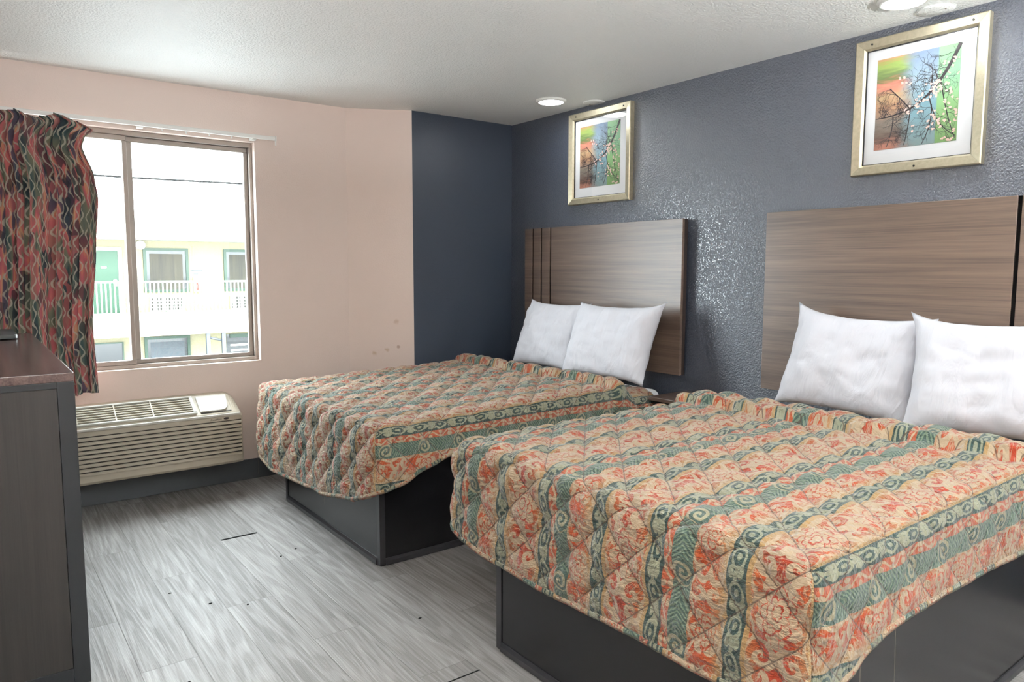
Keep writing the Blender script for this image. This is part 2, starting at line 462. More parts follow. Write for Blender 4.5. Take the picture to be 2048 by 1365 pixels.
def art_material():
    """abstract colour washes printed behind the branches: orange, pale blue and green panels"""
    M = Mat('colour_wash_print'); v = M.coord('Object'); x, y, z = M.xyz(v)
    # local: y runs 0..-w to the picture's right, z up; origin at lower left of the print
    s = y * -1.0 / 0.36 + 0.0; t = z / 0.41
    n = M.noise(M.coord('Object', (1, 8, 14)), 1.0, 4.0, 0.6, 0.8)
    st = M.noise(M.coord('Object', (1, 9, 60)), 1.0, 4.0, 0.6, 0.5)
    f = s + (n - 0.5) * 0.35
    warm = M.ramp(t + (st - 0.5) * 0.3, [(0.0, rgb(210, 120, 80)), (0.12, rgb(120, 84, 66)), (0.28, rgb(150, 136, 120)), (0.45, rgb(214, 150, 90)), (0.58, rgb(220, 176, 110)),
                                         (0.70, rgb(232, 106, 66)), (0.78, rgb(120, 150, 70)), (0.9, rgb(170, 205, 60)), (1.0, rgb(226, 160, 80))])
    blue = M.ramp(t + (n - 0.5) * 0.3, [(0.0, rgb(140, 170, 170)), (0.4, rgb(120, 180, 196)), (0.7, rgb(160, 196, 214)), (1.0, rgb(130, 160, 200))])
    green = M.ramp(t + (n - 0.5) * 0.3, [(0.0, rgb(120, 176, 76)), (0.4, rgb(140, 208, 116)), (0.7, rgb(140, 216, 160)), (1.0, rgb(160, 220, 150))])
    col = M.mixc(M.smooth(f, 0.25, 0.5), warm, blue)
    col = M.mixc(M.smooth(s, 0.715, 0.735), col, green)
    hs = M.n('ShaderNodeHueSaturation'); hs.inputs['Saturation'].default_value = 0.8; hs.inputs['Value'].default_value = 0.62
    M.put(hs.inputs['Color'], col)
    M.set(hs.outputs[0], 0.6, 0.0, 0.3); return M.m

M_FLOOR = floor_material()
M_CEIL = paint('ceiling_paint', rgb(238, 239, 236), 0.42, 95.0, 0.42, 0.006, 0.5)
M_PINK = paint('pink_taupe_paint', rgb(222, 204, 194), 0.5, 120.0, 0.12, 0.003, 0.4, [(2.43, 0.81, 0.014, rgb(150, 110, 84)), (2.36, 0.79, 0.02, rgb(176, 140, 104)), (2.42, 0.99, 0.022, rgb(190, 160, 140)), (2.28, 0.77, 0.02, rgb(180, 150, 110))])
M_NAVY = paint('slate_blue_gloss_paint', rgb(60, 67, 81), 0.31, 105.0, 0.5, 0.004, 1.0)
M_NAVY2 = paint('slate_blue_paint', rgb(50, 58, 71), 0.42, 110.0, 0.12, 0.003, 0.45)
clearcoat(M_NAVY, 1.0, 0.18)
M_QUILT = quilt_material()
M_CURT = curtain_material()
M_LINEN = linen_material('white_cotton', rgb(206, 207, 214), 0.25)
M_SHEET = linen_material('white_sheet', rgb(232, 233, 236), 0.15)
M_LAM = laminate_material()
M_TRIM = flat('dark_edge_trim', rgb(44, 43, 46), 0.28, 0.0, 0.6)
M_HB = wood('walnut_laminate', rgb(64, 50, 41), rgb(116, 96, 82), 1, 0.40, 0.03, 1.0, 0.9)
M_GROOVE = flat('black_groove', rgb(10, 9, 9), 0.9, 0.0, 0.1)
M_HBEDGE = flat('espresso_edge', rgb(44, 33, 29), 0.4)
M_SILVER = Mat('champagne_leaf')
_n = M_SILVER.noise(M_SILVER.coord('Object', (60, 60, 60)), 1.0, 4.0, 0.6)
M_SILVER.set(M_SILVER.mixc(_n, rgb(164, 155, 130), rgb(204, 196, 172)), 0.36, 0.75); M_SILVER = M_SILVER.m
M_MAT = flat('white_mat_board', rgb(214, 215, 216), 0.7)
M_BLACK = flat('black_plastic', rgb(24, 24, 26), 0.4)
M_GREYPL = flat('grey_plastic', rgb(70, 74, 74), 0.35)
M_ART = art_material()
M_BRANCH = flat('branch_ink', rgb(48, 42, 45), 0.6)
M_BLOOM = flat('blossom_ink', rgb(206, 172, 160), 0.6)
M_GLASS = glass('picture_glass', rough=0.0)
M_WGLASS = glass('window_glass', (0.97, 0.99, 0.98, 1))
M_WHITE = flat('white_enamel', rgb(232, 231, 226), 0.35)
M_PTAC = flat('cream_plastic', rgb(184, 175, 157), 0.42)
M_PTACDOOR = flat('white_plastic', rgb(196, 193, 184), 0.4)
M_CAVITY = flat('dark_cavity', rgb(40, 38, 33), 0.8)
M_ALU = flat('bronze_aluminium', rgb(150, 140, 132), 0.4, 0.3)
M_BASEB = flat('charcoal_vinyl', rgb(72, 76, 80), 0.45)
M_DRFR = flat('charcoal_laminate', rgb(28, 31, 34), 0.45)
M_DRPAN = wood('grey_brown_laminate', rgb(30, 28, 26), rgb(46, 42, 40), 2, 0.5, 0.02, 1.4)
M_DRTOP = wood('espresso_top', rgb(58, 44, 42), rgb(104, 86, 82), 1, 0.22, 0.02)
M_STAND = wood('nightstand_top', rgb(66, 52, 46), rgb(110, 92, 82), 1, 0.3, 0.02)
M_STANDB = flat('nightstand_body', rgb(34, 30, 31), 0.5)
M_CREAMWALL = paint('cream_stucco', rgb(122, 117, 95), 0.8, 14.0, 0.3, 0.02, 0.2)
M_EXTWHITE = paint('white_stucco', rgb(160, 160, 154), 0.8, 14.0, 0.2, 0.02, 0.2)
M_GREEN = flat('green_door_paint', rgb(8, 58, 34), 0.5)
M_GREENTRIM = flat('green_trim_paint', rgb(12, 46, 28), 0.5)
M_RAIL = flat('railing_paint', rgb(122, 136, 122), 0.5)
M_EXTPANE = flat('dark_window_pane', rgb(13, 19, 22), 0.2)
M_DRAPE = wood('pane_drapes', rgb(16, 15, 12), rgb(54, 49, 33), 2, 0.7, 0, 0.3)
M_BLIND = flat('pale_blind', rgb(48, 54, 59), 0.6)
M_GROUND = paint('asphalt', rgb(150, 150, 150), 0.9, 20, 0.2, 0.02, 0.2)
M_POST = flat('grey_post', rgb(54, 58, 62), 0.5)
M_RED = flat('red_enamel', rgb(150, 40, 30), 0.4)
M_LAMPGLOW = emit('lamp_diffuser_glow', (0.93, 0.98, 1.0, 1), 20.0)
M_THREAD = flat('pale_thread', rgb(120, 110, 96), 0.8)

# ------------------------------------------------------------------ room shell
T = 0.12
struct(MB().box(LX - T, W + T, BY - T, D + T, -0.10, 0.0).build('floor', M_FLOOR))
struct(MB().box(LX - T, W + T, BY - T, D + T, H, H + 0.10).build('ceiling', M_CEIL))
b = MB()
b.box(LX - T, WX0, D, D + T, 0, H); b.box(WX1, W + T, D, D + T, 0, H)
b.box(WX0, WX1, D, D + T, 0, WZ0); b.box(WX0, WX1, D, D + T, WZ1, H)
struct(b.build('wall_window', M_PINK))
struct(MB().box(W, W + T, BY, D, 0, H).build('wall_headboard', M_NAVY))
SX0, SX1 = 2.132, 2.527
struct(MB().prism([(SX0, D), (SX1, DJ), (SX1, D)], 'z', 0, H).build('wall_angled', M_PINK))
struct(MB().box(SX1, W, DJ, D, 0, H).build('wall_return', M_NAVY2))
struct(MB().box(LX - T, LX, BY, D, 0, H).build('wall_dresser', M_PINK))
struct(MB().box(LX - T, W + T, BY - T, BY, 0, H).build('wall_back', M_PINK))
def base_profile(n, pts): return struct(MB().prism(pts, 'z', 0, 0.13, 0.003).build(n, M_BASEB))
base_profile('baseboard_window', [(LX, D - 0.012), (SX0 - 0.01, D - 0.012), (SX0, D), (LX, D)])
base_profile('baseboard_angled', [(SX0, D - 0.001), (SX0 - 0.008, D - 0.012), (SX1 - 0.006, DJ - 0.011), (SX1, DJ - 0.001)])
base_profile('baseboard_return', [(SX1, DJ), (SX1, DJ - 0.012), (W, DJ - 0.012), (W, DJ)])
base_profile('baseboard_headboard', [(W - 0.012, BY), (W, BY), (W, DJ - 0.013), (W - 0.012, DJ - 0.013)])
# open joint where a plank end is missing
struct(MB().box(0.962, 1.141, 3.683, 3.699, -0.001, 0.0008).build('trim_1', M_GROOVE))
struct(MB().box(1.20, 1.33, 1.935, 1.941, -0.001, 0.0006).build('trim_2', M_GROOVE))

# ------------------------------------------------------------------ window
wn = bpy.data.objects.new('window_1', None); COL.objects.link(wn); wn.location = (0, D + 0.05, 0); struct(wn)
FY0, FY1 = 0.0, 0.06
f = MB()
f.box(WX0, WX1, FY0, FY1, WZ0, WZ0 + 0.022, 0.002); f.box(WX0, WX1, FY0, FY1, WZ1 - 0.028, WZ1, 0.002)
f.box(WX0, WX0 + 0.02, FY0, FY1, WZ0 + 0.022, WZ1 - 0.028, 0.002); f.box(WX1 - 0.02, WX1, FY0, FY1, WZ0 + 0.022, WZ1 - 0.028, 0.002)
f.build('window_frame', M_ALU, wn)
def sash(x0, x1, y0, y1, nm, wl, wr):
    s_ = MB(); z0, z1 = WZ0 + 0.0225, WZ1 - 0.0285
    s_.box(x0, x1, y0, y1, z0, z0 + 0.026, 0.003); s_.box(x0, x1, y0, y1, z1 - 0.03, z1, 0.003)
    s_.box(x0, x0 + wl, y0, y1, z0 + 0.026, z1 - 0.03, 0.003); s_.box(x1 - wr, x1, y0, y1, z0 + 0.026, z1 - 0.03, 0.003)
    o = s_.build(nm, M_ALU, wn)
    MB().box(x0 + wl, x1 - wr, (y0 + y1) / 2 - 0.002, (y0 + y1) / 2 + 0.002, z0 + 0.026, z1 - 0.03).build('window_pane', M_WGLASS, o)
sash(WX0 + 0.0205, 0.800, 0.004, 0.026, 'sliding_sash', 0.03, 0.024)
sash(0.775, WX1 - 0.0205, 0.032, 0.056, 'fixed_sash', 0.056, 0.026)

# ------------------------------------------------------------------ beds
def lerp_tab(tab, x):
    if x <= tab[0][0]: return tab[0][1]
    for (a, fa), (b_, fb) in zip(tab, tab[1:]):
        if x <= b_:
            t = (x - a) / (b_ - a); t = t * t * (3 - 2 * t) * 0.5 + t * 0.5
            return fa + (fb - fa) * t
    return tab[-1][1]

def make_spread(name, label, x0, x1, y0, y1, ztop, zhead, foot_hem, right_hem, left_hem, fold_x, seed, parent=None):
    """quilted spread: one sewn sheet over top, foot and both sides, corner seams, hem following the tables.
    foot_hem is keyed on y, the side hems on x. u runs across the bed from its right (low y) edge, v from the foot."""
    R = 0.055; S = 0.0095
    Wd, Ld = y1 - y0, x1 - x0
    nside, nfoot = 46, 46
    nu, nv = int(Wd / S), int(Ld / S)
    rnd = random.Random(seed); ph = [rnd.uniform(0, 6.28) for _ in range(8)]
    verts, uvs, faces = [], [], []
    def place(px, py, drop, uu, vv, side, taper):
        # box-space point -> rounded box
        z = ztop - drop
        lo = Vector((x0 + R, y0 + R, -9)); hi = Vector((99, y1 - R, ztop - R))
        p = Vector((px, py, z)); q = Vector((min(max(p.x, lo.x), hi.x), min(max(p.y, lo.y), hi.y), min(p.z, hi.z)))
        d = p - q; m = max(abs(d.x), abs(d.y), abs(d.z)); L = d.length
        nrm = d / L if L > 1e-6 else Vector((0, 0, 1))
        pos = q + nrm * m
        # swell of the head end over the blanket and the turned fold
        head = min(max((pos.x - x0 - 0.2) / (x1 - x0 - 0.5), 0), 1)
        k = max(0.0, 1 - drop / 0.12)
        pos.z += (zhead - ztop) * head * k
        fx = fold_x[0] + (fold_x[1] - fold_x[0]) * (pos.y - y0) / Wd + 0.012 * math.sin(pos.y * 6 + ph[0]) + 0.006 * math.sin(pos.y * 17 + ph[1])
        t = px - fx
        if t > 0: fold = 0.043 * min(1.0, t / 0.016) ** 0.5 * (0.75 + 0.25 * math.exp(-t / 0.10)) * (0.45 + 0.55 * k)
        else: fold = -0.010 * math.exp(t / 0.012)
        if px > 2.89: pos.z -= 0.078 * min((px - 2.89) / 0.07, 1.0) * k
        # quilting: diamonds 0.2 m across, sewn lines at the valleys
        c = 0.172
        a = (uu * 0.94 + vv * 1.0) / c; b_ = (uu * 0.94 - vv * 1.0) / c
        s1 = abs(math.sin(PI * a)); s2 = abs(math.sin(PI * b_))
        puff = 0.0225 * (s1 ** 0.45) * (s2 ** 0.45) - 0.0135
        nz = mnoise.noise(Vector((uu * 9 + ph[2], vv * 9, ph[3]))); nz2 = mnoise.noise(Vector((uu * 28 + ph[4], vv * 28, ph[5])))
        if side == 's': puff *= 0.6
        if taper > 0.8: puff = puff * (1 - (taper - 0.8) / 0.2) + 0.0 * taper
        off = puff + fold + 0.006 * nz + 0.0026 * nz2
        # hem flare and slow waves of the hanging cloth
        hang = min(drop / 0.35, 1.0)
        off += hang * (0.013 * math.sin((uu if side == 'f' else vv) * 5.2 + ph[6]) + 0.010 * mnoise.noise(Vector((uu * 4, vv * 4, ph[7]))) + 0.014)
        if taper > 0.93: off -= 0.004 * (taper - 0.93) / 0.07
        return pos + nrm * off
    def grid(ni, nj, fn):
        base = len(verts)
        for i in range(ni + 1):
            for j in range(nj + 1):
                p, uv = fn(i, j); verts.append(p); uvs.append(uv)
        for i in range(ni):
            for j in range(nj):
                a = base + i * (nj + 1) + j
                faces.append((a, a + nj + 1, a + nj + 2, a + 1))
    U = lambda y: y - y0 ; V = lambda x: x - x0
    def f_top(i, j):
        y = y0 + Wd * i / nu; x = x0 + Ld * j / nv
        return place(x, y, 0, U(y), V(x), 't', 0), (U(y), V(x))
    grid(nu, nv, f_top)
    def f_foot(i, j):
        y = y0 + Wd * i / nu; t = j / nfoot; dr = (ztop - lerp_tab(foot_hem, y)) * t
        return place(x0, y, dr, U(y), -dr, 'f', t), (U(y), -dr)
    grid(nu, nfoot, f_foot)
    def f_right(i, j):
        x = x0 + Ld * i / nv; t = j / nside; dr = (ztop - lerp_tab(right_hem, x)) * t
        return place(x, y0, dr, -dr, V(x), 's', t), (-dr, V(x))
    grid(nv, nside, f_right)
    def f_left(i, j):
        x = x0 + Ld * i / nv; t = j / nside; dr = (ztop - lerp_tab(left_hem, x)) * t
        return place(x, y1, dr, Wd + dr, V(x), 's', t), (Wd + dr, V(x))
    grid(nv, nside, f_left)
    o = link_mesh(name, verts, faces, M_QUILT, None, True, uv=uvs)
    bm = bmesh.new(); bm.from_mesh(o.data)
    bmesh.ops.remove_doubles(bm, verts=bm.verts, dist=0.0004)
    bmesh.ops.recalc_face_normals(bm, faces=bm.faces)
    for f_ in bm.faces: f_.smooth = True
    bm.to_mesh(o.data); bm.free()
    md = o.modifiers.new('cloth_thickness', 'SOLIDIFY'); md.thickness = 0.008; md.offset = -1
    # bound hem
    pts = []
    for i in range(0, nv + 1, 2):
        x = x1 - Ld * i / nv; dr = ztop - lerp_tab(left_hem, x); pts.append(place(x, y1, dr, Wd + dr, V(x), 's', 1))
    for i in range(0, nu + 1, 2):
        y = y1 - Wd * i / nu; dr = ztop - lerp_tab(foot_hem, y); pts.append(place(x0, y, dr, U(y), -dr, 'f', 1))
    for i in range(0, nv + 1, 2):
        x = x0 + Ld * i / nv; dr = ztop - lerp_tab(right_hem, x); pts.append(place(x, y0, dr, -dr, V(x), 's', 1))
    clean = [pts[0]]
    for p in pts[1:]:
        if (p - clean[-1]).length > 0.004: clean.append(p)
    hv, hf, huv = [], [], []
    seg = 8; acc = 0
    for i, p in enumerate(clean):
        t_ = (clean[min(i + 1, len(clean) - 1)] - clean[max(i - 1, 0)]).normalized(); a = t_.cross(Vector((0, 0, 1))).normalized(); c_ = a.cross(t_)
        if i: acc += (p - clean[i - 1]).length
        for k in range(seg):
            an = 2 * PI * k / seg
            hv.append(p + a * math.cos(an) * 0.006 + c_ * math.sin(an) * 0.011); huv.append((acc, k * 0.006))
    for i in range(len(clean) - 1):
        for k in range(seg):
            hf.append((i * seg + k, i * seg + (k + 1) % seg, (i + 1) * seg + (k + 1) % seg, (i + 1) * seg + k))
    link_mesh('bound_hem', hv, hf, M_QUILT, o, True, uv=huv)
    tag(o, label, 'bedspread', 'quilted bedspreads')
    return o, place

def make_bed(label, bx0, by0, by1, zb, mx0, my0, my1, mz):
    t = thing('bed', label, 'bed', (bx0, (by0 + by1) / 2, 0), 'beds')
    ox, oy = bx0, (by0 + by1) / 2
    X1 = 3.30 - ox; Y0, Y1 = by0 - oy, by1 - oy
    e = 0.018
    MB().box(0.004, 0.004 + e, Y0 + 0.004, Y1 - 0.004, 0.012, zb).build('foot_panel', M_LAM, t)
    MB().box(0.004 + e, X1, Y0 + 0.004, Y0 + 0.004 + e, 0.012, zb).build('side_panel', M_LAM, t)
    MB().box(0.004 + e, X1, Y1 - 0.004 - e, Y1 - 0.004, 0.012, zb).build('side_panel', M_LAM, t)
    MB().box(0.004 + e, X1, Y0 + 0.03, Y1 - 0.03, zb - 0.02, zb).build('deck', M_LAM, t)
    for yy, s in ((Y0, 1), (Y1, -1)):
        c = MB()
        c.prism([(0, yy), (0.028, yy), (0.028, yy + s * 0.004), (0.004, yy + s * 0.004), (0.004, yy + s * 0.028), (0, yy + s * 0.028)], 'z', 0.004, zb)
        c.build('corner_trim', M_TRIM, t)
        MB().box(0.002, 0.03, min(yy, yy + s * 0.03), max(yy, yy + s * 0.03), 0.0, 0.012, 0.003).build('foot_glide', M_BLACK, t)
    MB().prism([(-0.006, 0.003), (0.004, 0.003), (0.004, 0.034), (0.0, 0.034), (-0.006, 0.022)], 'y', Y0 + 0.03, Y1 - 0.03).build('bottom_trim', M_TRIM, t)
    MB().prism([(Y0 - 0.006, 0.003), (Y0 + 0.004, 0.003), (Y0 + 0.004, 0.034), (Y0, 0.034), (Y0 - 0.006, 0.022)], 'x', 0.03, X1).build('bottom_trim', M_TRIM, t)
    m = MB().box(mx0 - ox, 3.305 - ox, my0 - oy, my1 - oy, zb, mz, 0.05, 5)
    for f_ in m.bm.faces: f_.smooth = True
    m.build('mattress', M_SHEET, t)
    return t

make_bed('bed nearer the window, its black platform base fully in view', 1.45, 2.915, 4.125, 0.50, 1.445, 2.88, 4.29, 0.645)
make_bed('bed nearest the camera, black platform base under the larger looking spread', 1.458, 0.83, 2.02, 0.50, 1.51, 0.88, 2.2, 0.668)
sp1, pl1 = make_spread('bedspread', 'coral and teal striped quilted spread on the bed beside the window', 1.375, 3.13, 2.805, 4.37, 0.683, 0.715,
            [(2.80, 0.385), (2.90, 0.35), (3.0, 0.315), (3.4, 0.25), (3.8, 0.212), (4.1, 0.205), (4.25, 0.235), (4.37, 0.33)],
            [(1.375, 0.385), (1.5, 0.41), (1.62, 0.465), (1.75, 0.505), (1.9, 0.525), (3.13, 0.535)],
            [(1.375, 0.33), (1.6, 0.42), (3.13, 0.45)], (2.825, 2.775), 3)
sp2, pl2 = make_spread('bedspread', 'coral and teal striped quilted spread on the bed nearest the camera', 1.42, 3.13, 0.80, 2.262, 0.730, 0.738,
            [(0.80, 0.375), (1.0, 0.372), (1.27, 0.372), (1.66, 0.34), (2.0, 0.352), (2.16, 0.375), (2.262, 0.41)],
            [(1.42, 0.375), (1.53, 0.43), (1.65, 0.48), (1.77, 0.505), (2.0, 0.492), (2.6, 0.47), (3.13, 0.46)],
            [(1.42, 0.41), (1.7, 0.46), (3.13, 0.47)], (2.735, 2.69), 8)

# ------------------------------------------------------------------ pillows
def pillow(label, c, w, h, th, tilt, yaw=0.0, roll=0.0, seed=1, ears=(1, 1, 1, 1), group='bed pillows', sag=0.0):
    """local: a across (+y of the room), b up the pillow, n its front normal (-x)"""
    N = 56; M_ = 44
    rnd = random.Random(seed); o3 = Vector((rnd.uniform(0, 50), rnd.uniform(0, 50), 0))
    verts, faces = [], []
    def pt(i, j, s):
        u = -1 + 2 * i / N; v = -1 + 2 * j / M_
        # outline: slightly pinched edges, pointed corners
        pin = 0.055
        x = u * (1 - pin * (1 - v * v)); y = v * (1 - pin * 1.3 * (1 - u * u))
        cor = (abs(u) ** 6) * (abs(v) ** 6)
        k = (0 if u < 0 else 1) + (0 if v < 0 else 2)
        x += cor * 0.05 * ears[k] * (1 if u > 0 else -1); y += cor * 0.09 * ears[k] * (1 if v > 0 else -1)
        y -= sag * (1 - u * u) * max(v, 0) ** 2
        prof = (max(0.0, 1 - abs(u) ** 4.5) ** 0.55) * (max(0.0, 1 - abs(v) ** 3.0) ** 0.55)
        P = Vector((u * 3.0, v * 2.0, s * 2)) + o3
        wr = mnoise.noise(P * 0.7) * 0.014 + mnoise.noise(Vector((u * 1.2 + v * 1.6, v * 0.8 - u * 3.0, s)) + o3) * 0.007
        fl = abs(mnoise.noise(Vector((u * 2.4 - v * 2.6, u * 1.0 + v * 0.9, 3 + s)) + o3))
        wr += -0.007 * (max(0, 0.1 - fl) / 0.1) ** 1.5 * (0.3 + abs(mnoise.noise(P * 0.8)))
        n = s * (th * 0.5 * prof + wr * min(1, prof * 1.6))
        edge = mnoise.noise(Vector((u * 4, v * 4, 9)) + o3) * 0.008
        return Vector((-n - 0.012 * 0 + edge, x * w / 2, y * h / 2))
    idx = {}
    for s in (1, -1):
        for i in range(N + 1):
            for j in range(M_ + 1):
                e = i in (0, N) or j in (0, M_)
                if e and s == -1: idx[(i, j, s)] = idx[(i, j, 1)]; continue
                idx[(i, j, s)] = len(verts); verts.append(pt(i, j, s))
    for s in (1, -1):
        for i in range(N):
            for j in range(M_):
                q = (idx[(i, j, s)], idx[(i + 1, j, s)], idx[(i + 1, j + 1, s)], idx[(i, j + 1, s)])
                faces.append(q if s == -1 else q[::-1])
    o = link_mesh('pillow', verts, faces, M_LINEN, None, True)
    o.location = c
    o.rotation_mode = 'XYZ'
    o.matrix_world = Matrix.Translation(c) @ Matrix.Rotation(yaw, 4, 'Z') @ Matrix.Rotation(tilt, 4, 'Y') @ Matrix.Rotation(roll, 4, 'X')
    tag(o, label, 'pillow', group)
    bm = bmesh.new(); bm.from_mesh(o.data); bmesh.ops.recalc_face_normals(bm, faces=bm.faces); bm.to_mesh(o.data); bm.free()
    return o
pillow('white pillow against the slotted end of the headboard by the dark corner', Vector((3.115, 3.70, 0.923)), 0.60, 0.455, 0.17, 0.38, 0.0, 0.0, 5, (0.4, 1.0, 0.2, 0.9))
pillow('white pillow overlapping its neighbour on the bed nearer the window', Vector((3.075, 3.10, 0.928)), 0.63, 0.465, 0.18, 0.40, 0.09, 0.0, 11, (0.6, 0.3, 1.6, 0.5))
pillow('white pillow at the nightstand side of the bed nearest the camera', Vector((3.135, 1.648, 0.946)), 0.62, 0.465, 0.18, 0.36, 0.0, 0.035, 21, (0.5, 0.5, 0.2, 1.6), sag=0.05)
pillow('white crumpled pillow cut off at the picture edge, on the nearest bed', Vector((3.075, 1.03, 0.954)), 0.66, 0.475, 0.18, 0.38, 0.09, -0.05, 33, (0.6, 0.6, 0.3, 1.4), sag=0.06)

# ------------------------------------------------------------------ headboards
def headboard(label, ya, yb, z0, z1, grooves):
    t = thing('headboard', label, 'headboard', (W - 0.07, (ya + yb) / 2, z0), 'headboards'); oy = (ya + yb) / 2
    x0 = 0.0; cuts = sorted(grooves); edges = [ya] + [c for g in cuts for c in (g - 0.008, g + 0.008)] + [yb]
    hh = z1 - z0
    for k in range(0, len(edges), 2):
        MB().box(0, 0.02, edges[k] - oy, edges[k + 1] - oy, 0, hh, 0.0012, 1).build('veneer_panel', M_HB, t)
    for g in cuts:
        MB().box(0.008, 0.0205, g - 0.0079 - oy, g + 0.0079 - oy, 0, hh).build('groove_strip', M_GROOVE, t)
    MB().box(0.0205, 0.045, ya - oy, yb - oy, 0, hh).build('backing_board', M_HBEDGE, t)
    for yy in (ya + 0.2, yb - 0.2):
        MB().box(0.0455, 0.0685, yy - 0.04 - oy, yy + 0.04 - oy, 0.05, hh - 0.05).build('wall_cleat', M_HBEDGE, t)
    return t
headboard('walnut laminate headboard with three black slots, below the smaller looking picture', 2.771, 4.238, 0.739, 1.650, [4.148, 4.050, 3.950])
headboard('walnut laminate headboard behind the two pillows of the nearest bed', 0.80, 2.2246, 0.739, 1.650, [1.100, 1.0, 0.9])

# ------------------------------------------------------------------ nightstand
ns = thing('nightstand', 'dark wood wall-hung nightstand between the two beds', 'nightstand', (3.08, 2.555, 0.0))
MB().box(-0.02, 0.305, -0.225, 0.215, 0.622, 0.645, 0.003).build('table_top', M_STAND, ns)
MB().box(0.012, 0.305, -0.205, 0.195, 0.20, 0.6215, 0.003).build('body', M_STANDB, ns)
d_ = MB().box(-0.006, 0.0115, -0.20, 0.19, 0.46, 0.61, 0.003).build('drawer', M_STANDB, ns)
MB().box(-0.022, -0.0065, -0.06, 0.05, 0.525, 0.54, 0.003).build('drawer_pull', M_ALU, d_)
MB().box(0.02, 0.29, -0.19, -0.15, 0.0, 0.1995).build('leg', M_STANDB, ns); MB().box(0.02, 0.29, 0.14, 0.18, 0.0, 0.1995).build('leg', M_STANDB, ns)

